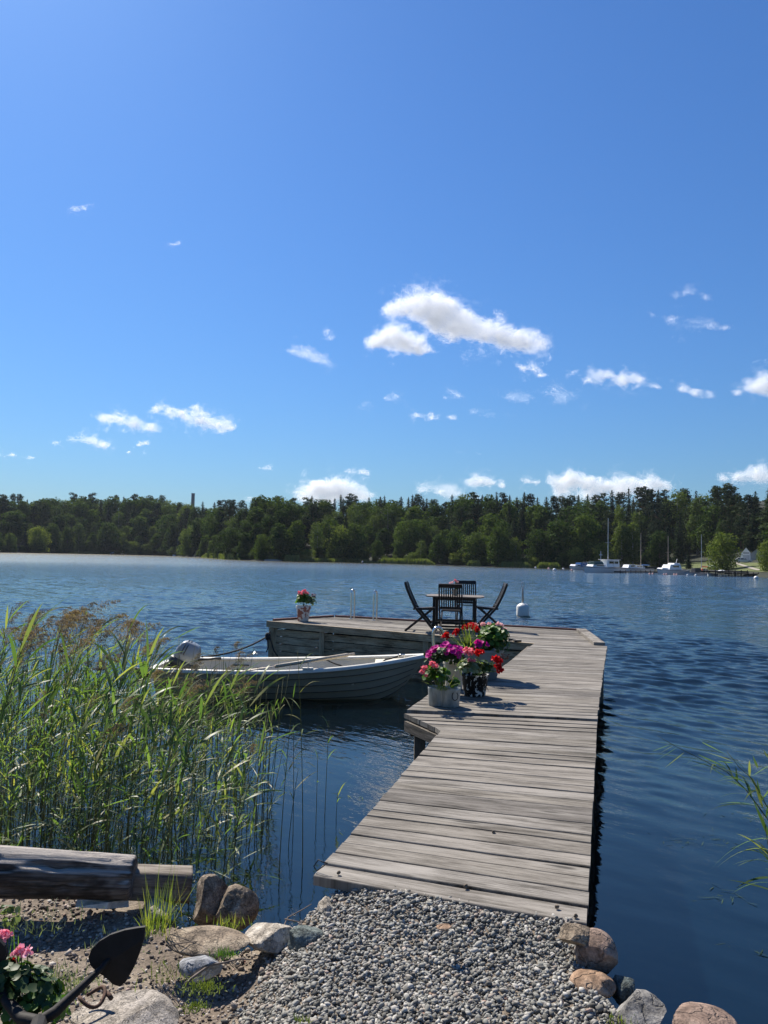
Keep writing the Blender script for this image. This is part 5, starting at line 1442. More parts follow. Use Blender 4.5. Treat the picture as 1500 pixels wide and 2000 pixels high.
def tree_spruce(name, label, seed, h, w, mat, bark, group=None, crown0=.06, step=.30, card=.86):
    g = np.random.default_rng(seed); rt = thing(name, label, 'tree', group=group)
    mb = MB(); mb.tube([(0, 0, -1), (0, 0, h * .5), (0, 0, h * .99)], [h * .014, h * .009, .02], 7); mb.build('trunk', bark, rt, smooth=True)
    P, N, Z = [], [], []
    z = h * crown0
    while z < h * .985:
        u = (z / h - crown0) / (1 - crown0); Rz = w * .5 * (1 - u) ** .66 * g.uniform(.72, 1.12) + .20
        nb = max(4, int(9 * (1 - u) + 4)); a0 = g.uniform(0, 6.3)
        for k in range(nb):
            a = a0 + 2 * PI * k / nb + g.normal(0, .2); l = Rz * g.uniform(.6, 1.1); dr = (.42 - .5 * u) * l
            for q in np.arange(.25, 1.0, .42 / max(l, .42)):
                s = q * l; P.append((math.cos(a) * s, math.sin(a) * s, z - dr * q + .12 * l * q * q)); N.append((math.cos(a) * .75, math.sin(a) * .75, .8)); Z.append(card * (1.1 - .45 * q) * (.55 + .6 * (1 - u)))
        z += step * g.uniform(.8, 1.25) * (.5 + .65 * (1 - u))
    P, N, Z = np.array(P), np.array(N), np.array(Z); n = len(P)
    P = P + g.normal(0, .10, (n, 3)); v, f = cards(P, N + g.normal(0, .45, (n, 3)), Z * g.uniform(.7, 1.3, n), g)
    tipv, tipf = cards(np.stack([g.normal(0, .05, 14), g.normal(0, .05, 14), h * (.95 + .055 * g.random(14))], 1), g.normal(size=(14, 3)), np.full(14, .30), g)
    np_mesh('crown', np.vstack([v, tipv]), np.vstack([f, tipf + len(v)]), mat, rt); return rt
def tree_pine(name, label, seed, h, w, mat, bark, group=None, n=3600):
    g = np.random.default_rng(seed); rt = thing(name, label, 'tree', group=group)
    mb = MB(); trunk_mesh(mb, h, h * .011, g, 9, .4, w * .5); mb.build('trunk', bark, rt, smooth=True)
    L = []
    for k in range(27):
        zt = .20 + .80 * (k + g.uniform(0, .9)) / 27; u = (zt - .20) / .8
        a = k * 2.4 + g.uniform(-.6, .6); rr_ = w * .5 * (1 - .78 * u ** 1.9) * g.uniform(.2, .85) * min(1, .6 + 2 * u)
        L.append((rr_ * math.cos(a), rr_ * math.sin(a), h * zt, w * g.uniform(.15, .24) * (1.15 - .45 * u)))
    L = np.array(L); wts = L[:, 3] ** 2; idx = g.choice(len(L), n, p=wts / wts.sum())
    d = g.normal(size=(n, 3)); d /= np.linalg.norm(d, axis=1)[:, None]
    p = L[idx, :3] + d * (L[idx, 3] * g.uniform(.4, 1.1, n))[:, None] * np.array([1.15, 1.15, .62])
    v, f = cards(p, d + g.normal(0, .6, (n, 3)) + np.array([0, 0, .5]), .62 * g.uniform(.55, 1.25, n), g)
    np_mesh('crown', v, f, mat, rt); return rt
GT = 'trees of the far shore forest'
GS = 'conifers of the far shore forest'
T = {
 'spruce': ([tree_spruce('spruce_tree', None, 300 + i, 20, [7.4, 6.4, 8.4, 6.8][i], M_spruce, M_bark) for i in range(4)], 20),
 'pine': ([tree_pine('pine_tree', None, 330 + i, 20, [8.2, 7.2, 9.4, 7.8][i], M_pine, M_pinebark) for i in range(4)], 20),
 'broad': ([tree_broad('broadleaf_tree', None, 360 + i, 16, [9, 8, 10.5, 7.5][i], M_decid, M_bark) for i in range(4)], 16),
 'birch': ([tree_broad('birch_tree', None, 390 + i, 18, [6.2, 7.2, 5.4][i], M_birch, M_birchbark, n=3800, card=.58, crown0=.14, lobes=30, droop=.9) for i in range(3)], 18),
 'willow': ([tree_broad('willow_tree', None, 410 + i, 9, [7.5, 6.4][i], M_willow, M_bark, n=4000, card=.50, crown0=.04, lobes=30, top=.35, droop=.5) for i in range(2)], 9),
}
first = set()
rt_ = random.Random(41)
def plant(kind, px, b, h, label, group=None, wide=1.0, i=None):
    L, h0 = T[kind]; i = rt_.randrange(len(L)) if i is None else i; p = L[i]; s = h / h0; q = far_pt(px, b)
    if (kind, i) not in first: first.add((kind, i)); o = p
    else: o = dup(p, q)
    o.location = q; o.rotation_euler = (rt_.gauss(0, .025), rt_.gauss(0, .025), rt_.uniform(0, 6.28)); o.scale = (s * wide, s * wide, s)
    o['label'] = label
    if group: o['group'] = group
    elif 'group' in o: del o['group']
    return o
SKY_L = [(-300, 965), (0, 966), (23, 964), (60, 969), (100, 964), (163, 961), (200, 967), (293, 963), (350, 970), (372, 982), (400, 978), (447, 973), (483, 978), (508, 957), (520, 970), (533, 963), (560, 972), (607, 968), (633, 968), (650, 972), (673, 962),
         (700, 971), (747, 965), (770, 970), (790, 968), (820, 963), (840, 973), (867, 980), (880, 968), (893, 952), (918, 953), (930, 966), (948, 960), (973, 958), (997, 962), (1017, 957), (1040, 968), (1067, 968), (1100, 968), (1140, 964), (1187, 958), (1213, 954), (1247, 947), (1270, 950), (1290, 955), (1327, 944), (1350, 957), (1377, 953), (1423, 941), (1445, 965), (1467, 963), (1490, 949), (1600, 945), (1800, 930), (2000, 900)]
_sx, _sy = zip(*SKY_L)
def zone(px): return 'left of the chimney' if px < 360 else ('between chimney and cumulus' if px < 560 else ('behind the far reed belt' if px < 960 else ('left of the moored boats' if px < 1130 else 'behind the moored boats')))
def tall(px, b, row):
    d = shore_d(px) + b; q = far_pt(px, b); return HC + (hor(px) - row) * d / F - q.z
def kind_for(px, back):
    r = rt_.random()
    if back:
        if px < 360: return 'pine' if r < .34 else ('spruce' if r < .44 else ('birch' if r < .6 else 'broad'))
        if px < 500: return 'pine' if r < .4 else ('spruce' if r < .65 else 'birch')
        if px < 1060: return 'spruce' if r < .52 else ('pine' if r < .74 else ('broad' if r < .9 else 'birch'))
        return 'pine' if r < .62 else ('spruce' if r < .85 else 'birch')
    if px < 500: return 'broad' if r < .55 else ('birch' if r < .75 else 'spruce')
    if px < 1060: return 'broad' if r < .62 else ('birch' if r < .80 else ('spruce' if r < .94 else 'pine'))
    return 'broad' if r < .40 else ('pine' if r < .72 else ('birch' if r < .86 else 'spruce'))
NM = {'spruce': 'dark pointed spruce', 'pine': 'dark bushy topped pine', 'broad': 'round crowned green broadleaf tree', 'birch': 'paler feathery birch', 'willow': 'yellow green willow'}
GP = {'spruce': 'spruces of the far shore', 'pine': 'pines of the far shore', 'broad': 'broadleaf trees of the far shore', 'birch': 'birches of the far shore', 'willow': 'willows of the far shore'}
# skyline row: one tree to each point of the ridge
px = -60.0
while px < 1560:
    ys = float(np.interp(px, _sx, _sy)); near = px > 1060
    b = rt_.uniform(60, 84) if not near else rt_.uniform(66, 84); k = kind_for(px, True)
    hgt = tall(px, b, ys + abs(rt_.gauss(0, 3.0)))
    if k in ('broad', 'birch'): hgt = tall(px, b, ys + rt_.uniform(6, 14))
    plant(k, px, b, max(9, hgt), NM[k] + ' on the skyline ' + zone(px), GP[k], rt_.uniform(1.0, 1.35) * (20 / max(hgt, 16)) ** .3)
    px += rt_.uniform(10, 17) * (1.0 if px < 1060 else 1.35)
# second and third rows
for lo, hi, r0, r1, st in ((46, 60, .03, .16, 20), (32, 46, .13, .32, 24), (14, 28, .28, .52, 26)):
    px = -70.0
    while px < 1570:
        ys = float(np.interp(px, _sx, _sy)); yb = shore_row = np.interp(px, _fx, [q[1] for q in FAR])
        b = rt_.uniform(lo, hi)
        if 1300 < px < 1510: b += 44 if lo < 30 else 30
        k = kind_for(px, lo > 30 and rt_.random() < .6)
        row = ys + (yb - ys) * rt_.uniform(r0, r1); hgt = max(7, tall(px, b, row))
        plant(k, px, b, hgt, NM[k] + ' in the wood ' + zone(px), GP[k], rt_.uniform(1.15, 1.6) * (14 / max(hgt, 10)) ** .25)
        px += rt_.uniform(.7, 1.3) * st * (1.0 if px < 1000 else 1.5)
# waterside row, with the trees one can tell apart
px = -70.0
while px < 1075:
    yb = float(np.interp(px, _fx, [q[1] for q in FAR])); b = rt_.uniform(1.5, 7); k = rt_.choice(['broad', 'broad', 'broad', 'birch', 'willow', 'spruce'])
    row = yb - rt_.uniform(34, 66) * (1.0 if px < 480 else 1.25); hgt = max(5, tall(px, b, row))
    plant(k, px, b, hgt, NM[k] + ' at the waterside ' + zone(px), GP[k], rt_.uniform(1.0, 1.3))
    px += rt_.uniform(22, 36) * (1.0 if px < 480 else 1.25)
for px, b, row, k, wd, lb in [
    (1088, 8, 1016, 'broad', 1.35, 'broad dark round tree left of the blue covered boat'), (1062, 6, 1040, 'birch', 1.2, 'pale bushy tree above the far reeds left of the boats'), (1142, 10, 1003, 'broad', 1.05, 'tall round tree with a sunlit left side behind the motor sailer'),
    (1122, 3, 1068, 'willow', 1.2, 'low pale bush above the blue covered boat'), (1178, 5, 1058, 'willow', 1.25, 'yellow green bush behind the tallest mast'), (1214, 9, 1014, 'birch', 1.45, 'pair of feathery light birches right of the tallest mast'), (1236, 10, 1016, 'birch', 1.3, 'feathery birch left of the second mast'),
    (1258, 4, 1080, 'broad', 1.0, 'small dark bush beside the second mast'), (1345, 10, 1075, 'spruce', 1.5, 'small dense blue green spruce on the lawn'), (1412, 9, 1040, 'willow', 1.0, 'large yellow green willow on the lawn left of the white hut'), (1408, 60, 1010, 'birch', 1.0, 'pale birch rising behind the lawn willow'),
    (1378, 56, 1055, 'broad', 1.0, 'dark tree behind the lawn right of the fourth mast'), (1362, 62, 968, 'birch', 1.3, 'tall light birch high above the fourth mast'), (1503, 14, 1056, 'willow', .85, 'round green tree at the right edge beside the white hut'),
    (1300, 34, 985, 'pine', 1.0, 'dark pine wood tree above the cabin cruiser'), (1275, 22, 1030, 'pine', 1.1, 'dark pine between second and third mast'), (1325, 30, 1000, 'spruce', 1.1, 'dark spruce behind the third mast'), (1452, 68, 985, 'pine', 1.1, 'dark pine rising behind the white hut'), (1480, 66, 1000, 'spruce', 1.2, 'dark spruce right behind the white hut'), (1520, 26, 1010, 'broad', 1.2, 'dark broadleaf tree cut by the right edge of the photo')]:
    plant(k, px, b, max(2.5, tall(px, b, row)), lb, None, wd)
plant('willow', 485, 5, tall(485, 5, 1060), 'grey green bush at the water left of the pale far beach', None, 1.5, 0)
plant('willow', 18, 3, tall(18, 3, 1040), 'pale waterside tree at the left edge of the far shore', None, .9, 1)
plant('willow', 78, 2, tall(78, 2, 1068), 'small pale bush at the water on the far left', None, 1.6, 1)

# shrubs that close the forest edge at the water
px = -70.0
while px < 1110:
    yb = float(np.interp(px, _fx, [q[1] for q in FAR])); b = rt_.uniform(1.0, 4.5); k = rt_.choice(['broad', 'willow', 'broad'])
    plant(k, px, b, max(2.5, tall(px, b, yb - rt_.uniform(13, 30))), 'low bushy ' + NM[k] + ' at the forest edge ' + zone(px), GP[k], rt_.uniform(1.5, 2.2))
    px += rt_.uniform(13, 22) * (1.0 if px < 480 else 1.3)
# far reed belts
M_farreed = foliage('far_reeds', (.10, .14, .035), (.21, .23, .07), .3, obj=False)
def reed_belt(label, px0, px1, b0, b1, h, n, seed):
    g = np.random.default_rng(seed); P = []
    for k in range(n):
        a = g.uniform(px0, px1); edge = min(1, 6 * min(a - px0, px1 - a) / (px1 - px0) + .25); q = far_xy(a, g.uniform(b0, b1)); P.append((q.x, q.y, h * edge * g.uniform(.25, .5), edge))
    P = np.array(P); bv = np.array([(-.16, 0, -1), (.16, 0, -1), (.05, 0, 1), (-.05, 0, 1.0)]); bf = np.array([(0, 1, 2, 3)])
    a = g.uniform(0, PI, n); rot = np.stack([np.stack([np.cos(a), -np.sin(a), g.normal(0, .12, n)], 1), np.stack([np.sin(a), np.cos(a), g.normal(0, .1, n)], 1), np.stack([0 * a, 0 * a, 1 + 0 * a], 1)], 1)
    v, f = inst(bv, bf, P[:, :3], rot, np.stack([np.full(n, 1.0), np.full(n, 1.0), P[:, 2]], 1))
    return tag(np_mesh('far_reeds', v, f, M_farreed), label, 'reeds', kind='stuff')
reed_belt('sunlit reed bed on the far shore left of the grey green bush', 392, 468, -3, 4, 2.3, 2600, 1)
reed_belt('short reed clump right of the pale far beach', 554, 588, -2, 3, 2.4, 1100, 2)
reed_belt('long thin reed fringe along the middle of the far shore', 588, 735, -2, 2, 1.5, 2200, 3)
reed_belt('bright long reed belt on the far shore behind the table', 735, 850, -3, 3, 2.2, 2800, 4)
reed_belt('reed clump on the far shore right of the table', 912, 940, -2, 2, 2.1, 800, 5)
reed_belt('reed fringe leading to the moored boats', 972, 1040, -2, 2, 1.9, 1300, 6)
reed_belt('last reed clump left of the moored boats', 1048, 1096, -3, 2, 2.0, 1300, 7)
reed_belt('low reeds at the water on the far left', 130, 225, -1, 2, 1.6, 1100, 8)
q = far_pt(533, 1.0); rock('rock', 'long pale flat rock on the far shore between bush and reeds', (q.x, q.y - 2.2, .15), (7.5, 3.0, .9), 301, M_whitestone, 4, .08, .1)

# chimney above the ridge
q = Ud(376.5, 985, 640); ch_ = thing('chimney', 'tall grey brick chimney rising above the forest on the left', 'chimney', (q.x, q.y, 22))
m = Mat('chimney_brick'); br = m.n('TexBrick'); br.inputs['Scale'].default_value = .8; m.l(m.coords(), br.inputs[0]); br.inputs['Color1'].default_value = (.17, .15, .14, 1); br.inputs['Color2'].default_value = (.22, .19, .18, 1); br.inputs['Mortar'].default_value = (.25, .24, .23, 1); m.col(br.outputs[0])
zt = Ud(376.5, 963.5, 640).z - 22
mb = MB(); mb.lathe([(1.75, 0), (1.38, zt - 1.2), (1.38, zt - 1.0)], 20); mb.build('shaft', m.m, ch_, smooth=True)
mb = MB(); mb.lathe([(1.38, zt - 1.0), (1.5, zt - .9), (1.5, zt), (1.1, zt), (1.1, zt - .6)], 20); mb.build('rim', m.m, ch_)

# ================================================================== MARINA
M_bw = simple('white_boat_paint', (.86, .86, .84), .35, var=.05, scale=1)
M_bblue = simple('blue_canopy', (.05, .16, .36), .7, var=.2, scale=2)
M_bgreen = simple('green_canopy', (.04, .09, .07), .7, var=.2, scale=2)
M_glass = simple('dark_window', (.02, .028, .035), .15)
M_navy = simple('navy_stripe', (.02, .03, .07), .5)
M_alu = simple('aluminium_mast', (.50, .50, .49), .4, .6)
M_tan = simple('wooden_mast', (.52, .40, .29), .6)
M_orange = simple('orange_cover', (.62, .16, .06), .7)
M_darkboat = simple('dark_rubber', (.022, .023, .026), .6)
M_jet2 = simple('dark_dock_timber', (.045, .04, .035), .9, var=.4, scale=2)
GB = 'boats moored at the far marina'
def far_boat(label, px0, px1, row, heading, H, B, kit, name='motorboat', cat='boat', hullmat=None, group=GB):
    """hull from column px0 (bow when heading is -1) to px1 with the waterline on row"""
    a, b = Uz(px0, row, 0), Uz(px1, row, 0); c = (a + b) / 2; L = (b - a).length * 1.02
    rt = thing(name, label, cat, (c.x, c.y, 0), math.atan2((b - a).y, (b - a).x) + (PI if heading < 0 else 0), group)
    mb = MB(); ts = np.linspace(0, 1, 15); rows = []
    def hb(t): return B / 2 * (.82 + .18 * min(1, t / .4)) * (1 - max(0, (t - .45) / .55) ** 2.2) + .02
    def sh(t): return H * (.86 + .30 * t ** 2)
    def rk(t, s): return L * (-.5 + t) - (1 - s) * .22 * H * 2.2 * max(0, (t - .8) / .2) ** 1.5 * 2
    for side in (-1, 1):
        rs = [[(rk(t, s), side * hb(t) * (.55 + .45 * s ** .6), -.3 + (sh(t) + .3) * s) for t in ts] for s in (0, .35, .7, 1.0)]
        mb.grid(rs if side < 0 else rs[::-1])
    mb.grid([[(rk(t, 1), -hb(t), sh(t)) for t in ts], [(rk(t, 1), hb(t), sh(t)) for t in ts]]); mb.add([(-L / 2, -hb(0) * .6, -.3), (-L / 2, hb(0) * .6, -.3), (-L / 2, hb(0), sh(0)), (-L / 2, -hb(0), sh(0))], [(3, 2, 1, 0)])
    mb.build('hull', hullmat or M_bw, rt)
    mb = MB()
    for side in (-1, 1):
        mb.tube([(rk(t, .9), side * (hb(t) + .01), sh(t) * .86) for t in ts], .045, 4)
    mb.build('rubbing_strake', M_navy, rt)
    def cab(name, x0, x1, w, z0, z1, mat, rake0=.0, rake1=.0, top=.85):
        mb = MB(); p = [(x0, -w / 2, z0), (x1, -w / 2, z0), (x1, w / 2, z0), (x0, w / 2, z0), (x0 + rake0, -w / 2 * top, z1), (x1 - rake1, -w / 2 * top, z1), (x1 - rake1, w / 2 * top, z1), (x0 + rake0, w / 2 * top, z1)]
        mb.hexa([Vector(q) for q in p]); return mb.build(name, mat, rt, bevel=.05)
    def win(x0, x1, w, z0, z1):
        for sd in (-1, 1):
            mb = MB(); mb.box(((x0 + x1) / 2, sd * w / 2, (z0 + z1) / 2), (x1 - x0, .05, z1 - z0)); mb.build('window', M_glass, rt)
    def mast(x, px, row_top, mat, r=.085):
        wp = rt.matrix_world if False else None
        d = rt.location.y; zt = HC + (hor(px) - row_top) * d / F
        mb = MB(); mb.tube([(x, 0, 0.3), (x, 0, zt * .6), (x, 0, zt)], [r * 1.15, r, r * .8], 8); mb.bar((x, -.7, zt * .55), (x, .7, zt * .55), .05, .05); mb.build('mast', mat, rt, smooth=False)
        mb = MB()
        for e in ((L / 2 - .2, 0, sh(1)), (-L / 2 + .1, 0, sh(0)), (x, B / 2, H), (x, -B / 2, H)): mb.tube([(x, 0, zt * .985), e], .012, 4)
        mb.build('rigging', M_blackmetal, rt); return zt
    kit(rt, L, H, B, cab, win, mast); return rt
def kit_blue(rt, L, H, B, cab, win, mast):
    cab('cabin', -.05 * L, .32 * L, B * .75, H, H + .55, M_bw, .1, .5); win(.02 * L, .2 * L, B * .72, H + .18, H + .42); cab('canopy', -.45 * L, .02 * L, B * .85, H * .9, H + 1.05, M_bblue, .25, .35, .8)
    mb = MB(); mb.bar((-.5 * L, 0, .2), (-.56 * L, 0, .9), .3, .3); mb.build('outboard', M_darkboat, rt)
far_boat('motorboat under a bright blue canopy, leftmost of the marina boats', 1112, 1146, 1112.5, -1, .95, 2.3, kit_blue)
def kit_ms(rt, L, H, B, cab, win, mast):
    x = L * .5 - L * (1185 - 1137) / 75.
    cab('wheelhouse', -.36 * L, -.02 * L, B * .66, H, H + 1.55, M_bw, .1, .25); win(-.32 * L, -.22 * L, B * .62, H + .75, H + 1.25); win(-.20 * L, -.08 * L, B * .62, H + .75, H + 1.25); cab('cabin_roof', -.38 * L, .01 * L, B * .72, H + 1.56, H + 1.66, M_bw, 0, 0, 1)
    cab('cabin', .0 * L, .34 * L, B * .6, H, H + .5, M_bw, .1, .5); win(.05 * L, .24 * L, B * .585, H + .15, H + .36); cab('canopy', .06 * L, .30 * L, B * .7, H + .52, H + 1.2, M_bgreen, .3, .2, .6)
    mast(-x * 0 + (-.14 * L), 1185, 1011, M_alu, .085)
    mb = MB(); mb.tube([(.05 * L, 0, H + .4), (.05 * L, 0, H + 3.4)], .05, 6); mb.bar((.05 * L, -.3, H + 2.6), (.05 * L, .3, H + 2.6), .25, .12); mb.build('radar_pole', M_bw, rt)
    mb = MB()
    for t in np.linspace(.22, .5, 6): mb.tube([(t * L, 0, H), (t * L, 0, H + .95)], .02, 4)
    mb.tube([(.22 * L, 0, H + .95), (.5 * L, 0, H + 1.0)], .02, 4); mb.build('pulpit_rail', M_alu, rt)
far_boat('largest white motor sailer with wheelhouse and tallest mast', 1139, 1212, 1118.5, -1, 1.25, 2.8, kit_ms, 'motor_sailer')
def kit_cr(rt, L, H, B, cab, win, mast):
    cab('cabin', -.1 * L, .30 * L, B * .72, H, H + .85, M_bw, .2, .9); win(-.02 * L, .16 * L, B * .68, H + .35, H + .68); cab('cockpit_cover', -.46 * L, -.1 * L, B * .75, H * .95, H + .75, M_bw, .3, .1, .85); win(-.38 * L, -.14 * L, B * .69, H + .25, H + .6)
far_boat('low white cabin cruiser between the first two masts', 1213, 1252, 1116.5, -1, .95, 2.4, kit_cr)
def kit_sl(pxm, row, mat, cover):
    def k(rt, L, H, B, cab, win, mast):
        cab('cabin', -.05 * L, .25 * L, B * .55, H, H + .42, M_bw, .15, .4); win(.0, .16 * L, B * .53, H + .12, H + .30)
        mast(.08 * L, pxm, row, mat); mb = MB(); mb.tube([(.07 * L, 0, H + .95), (-.38 * L, 0, H + .9)], [.16, .10], 8); mb.build('sail_cover', cover, rt)
    return k
far_boat('small sailboat with brown mast and blue sail cover', 1236, 1272, 1116, -1, .85, 2.2, kit_sl(1254, 1041, M_tan, M_bblue), 'sailboat')
def kit_cr2(rt, L, H, B, cab, win, mast):
    cab('cabin', -.22 * L, .22 * L, B * .76, H, H + 1.05, M_bw, .5, 1.0); win(-.12 * L, .08 * L, B * .72, H + .5, H + .85); cab('fly_bridge', -.2 * L, .02 * L, B * .6, H + 1.06, H + 1.4, M_bw, .2, .3); cab('foredeck', .18 * L, .42 * L, B * .5, H, H + .35, M_bw, .1, .6)
    mb = MB(); mb.bar((-.16 * L, 0, H + 1.4), (-.20 * L, 0, H + 2.3), .06, .12); mb.build('radar_arch', M_bw, rt)
far_boat('white cabin cruiser with sloping windscreen in the middle of the marina', 1283, 1338, 1121.8, -1, 1.05, 2.6, kit_cr2)
far_boat('sailboat with pale mast behind the white cabin cruiser', 1284, 1332, 1117.5, -1, .9, 2.3, kit_sl(1305, 1047, M_tan, M_bw), 'sailboat')
def kit_rib(rt, L, H, B, cab, win, mast):
    cab('console_cover', -.2 * L, .12 * L, B * .5, H, H + .95, M_darkboat, .2, .3, .7); cab('seat', -.38 * L, -.24 * L, B * .4, H, H + .5, M_darkboat)
    mb = MB(); mb.bar((-.5 * L, 0, 0), (-.55 * L, 0, 1.3), .45, .5); mb.build('outboard', M_darkboat, rt, bevel=.08)
    mb = MB(); mb.add(*rb((-.44 * L, -.5, 1.15), (.5, .5, .55), seg=6)); mb.build('lifebuoy', M_orange, rt, smooth=True)
far_boat('open dark motorboat with covered console right of the cruiser', 1337, 1378, 1123.5, -1, .55, 2.1, kit_rib)
far_boat('sailboat with light mast and orange sail cover', 1352, 1394, 1120.0, -1, .8, 2.2, kit_sl(1367, 1044, M_alu, M_orange), 'sailboat')
def kit_open(rt, L, H, B, cab, win, mast): cab('thwart', -.1 * L, .0, B * .8, H * .7, H * .85, M_bw)
far_boat('small white open boat beside the dark motorboat', 1383, 1397, 1124.6, -1, .5, 1.5, kit_open)
# boats ashore
def shore_boat(label, px, row_mid, b, L, mat, roll):
    q = far_pt(px, b); rt = thing('upturned_boat', label, 'boat', (q.x, q.y, HC + (hor(px) - row_mid) * q.y / F), R(6))
    mb = MB(); ts = np.linspace(0, 1, 13)
    mb.grid([[(L * (t - .5), .72 * (1 - abs(2 * t - 1) ** 2.6) * math.cos(a), .55 * (1 - .5 * abs(2 * t - 1) ** 3) * math.sin(a) * (1 - abs(2 * t - 1) ** 6)) for t in ts] for a in np.linspace(0, PI, 9)]); mb.build('hull', mat, rt, smooth=True)
    mb = MB(); mb.tube([(L * (t - .5) * .98, 0, .57 * (1 - .5 * abs(2 * t - 1) ** 3)) for t in ts], .03, 4); mb.build('keel', mat, rt)
    mb = MB()
    for x in (-.25, .25): mb.box((L * x, 0, -.22), (.12, 1.1, .44))
    mb.build('trestle', M_jet2, rt)
shore_boat('pale green upturned rowing boat on the bank right of the masts', 1391, 1108.5, 4, 2.6, simple('pale_green_paint', (.45, .52, .48), .5), 0)
shore_boat('white upturned dinghy on the dark landing stage', 1409, 1117.5, 1.0, 2.2, M_bw, 0)
# landing stages
def stage(label, px0, px1, row, h, depth, mat=M_jet2, cat='jetty'):
    a, b = Uz(px0, row, 0), Uz(px1, row, 0); c = (a + b) / 2; rt = thing('landing_stage', label, cat, (c.x, c.y, 0), math.atan2((b - a).y, (b - a).x)); L = (b - a).length
    mb = MB(); n = int(L / .5)
    for k in range(n): mb.box((-L / 2 + (k + .5) * L / n, depth / 2, h), (L / n * .96, depth, .08))
    mb.build('deck', mat, rt); mb = MB(); mb.box((0, 0.02, h - .14), (L, .06, .2)); mb.box((0, depth - .02, h - .14), (L, .06, .2)); mb.build('beam', mat, rt)
    for k in range(max(2, int(L / 2.2))):
        mb = MB(); x = -L / 2 + .2 + k * (L - .4) / max(1, int(L / 2.2) - 1)
        mb.tube([(x, .15, -1), (x, .15, h + .25)], .10, 8); mb.build('post', mat, rt)
    return rt
stage('low dark pontoon in front of the cabin cruisers', 1212, 1290, 1119.6, .38, 1.5)
st_ = stage('dark landing stage with white fenders right of the lawn willow', 1398, 1462, 1126.0, 1.05, 3.0)
mb = MB(); a = Uz(1398, 1126, 0); b = Uz(1462, 1126, 0)
for k in range(22): mb.box((-(b - a).length / 2 + (k + .5) * (b - a).length / 22, .10, .40), (.24, .05, 1.0))
mb.build('skirt', M_jet2, st_)
for k, px in enumerate((1429.5, 1437, 1446)):
    q = Uz(px, 1124.5, .0); q = Vector((q.x, q.y - .45, .25)); o = MB(); o.lathe([(.03, -.02), (.11, .05), (.12, .45), (.06, .55), (.02, .6)], 10)
    o = o.build('fender', M_bw, None, smooth=True); o.location = q; tag(o, ['leftmost white fender on the dark landing stage', 'middle white fender on the dark landing stage', 'rightmost white fender on the dark landing stage'][k], 'fender', 'white fenders on the landing stage')
stage('grey boat slip and rails at the right edge of the far shore', 1462, 1530, 1126.0, .6, 5.0)
# buoys
M_pb = simple('pale_pink_buoy', (.72, .40, .34), .5); M_wb = simple('white_ball_buoy', (.78, .77, .74), .5)
BU = [(1269, 1121.8, .22, 0), (1275, 1121.8, .22, 0), (1297, 1123.0, .20, 0), (1302, 1123.0, .22, 0), (1317, 1123.2, .22, 0), (1322, 1123.4, .22, 0), (1343, 1124.3, .2, 1), (1359, 1125.0, .22, 1), (1046, 1109.5, .3, 1), (1072, 1112.0, .34, 0), (1083, 1114.8, .42, 1), (1100, 1112.0, .28, 1), (1117, 1114.2, .28, 0), (1477, 1131.0, .38, 1)]
LBB = ['pink mooring buoy left in the pair before the pontoon', 'pink mooring buoy right in the pair before the pontoon', 'pink buoy left in the pair under the cruiser bow', 'pink buoy right in the pair under the cruiser bow', 'pink buoy left in the pair under the cruiser stern', 'pink buoy right in the pair under the cruiser stern', 'white buoy at the bow of the open dark motorboat', 'white buoy amidships of the open dark motorboat', 'small white buoy at the reed fringe, leftmost of all marina buoys', 'orange pink buoy left of the large white buoy', 'large white buoy with dark foot left of the blue covered boat', 'small white buoy just left of the blue covered boat', 'pink buoy under the bow of the blue covered boat', 'white ball buoy floating nearest the right edge']
for (px, row, r, w), lb in zip(BU, LBB):
    q = Uz(px, row, 0); rt = thing('buoy', lb, 'buoy', tuple(q), group='small marina buoys')
    mb = MB(); mb.add(*rb((0, 0, r * .45), (2 * r, 2 * r, 1.9 * r), seg=8, pw=2.1)); mb.build('ball', M_wb if w else M_pb, rt, smooth=True); mb = MB(); mb.tube([(r * .35 * math.sin(a), 0, r * 1.5 - r * .3 * math.cos(a)) for a in np.linspace(0, 2 * PI, 9)], r * .12, 5); mb.build('eye', M_darkboat, rt)
q = Uz(708, 1100.3, 0); rt = thing('buoy', 'dark and white float alone before the long reed fringe', 'buoy', tuple(q)); mb = MB(); mb.add(*rb((0, 0, .2), (.9, .9, .5), seg=6)); mb.build('float', M_darkboat, rt, smooth=True); mb = MB(); mb.lathe([(.2, .3), (.22, .7), (.08, .85)], 10); mb.build('head', M_wb, rt, smooth=True)
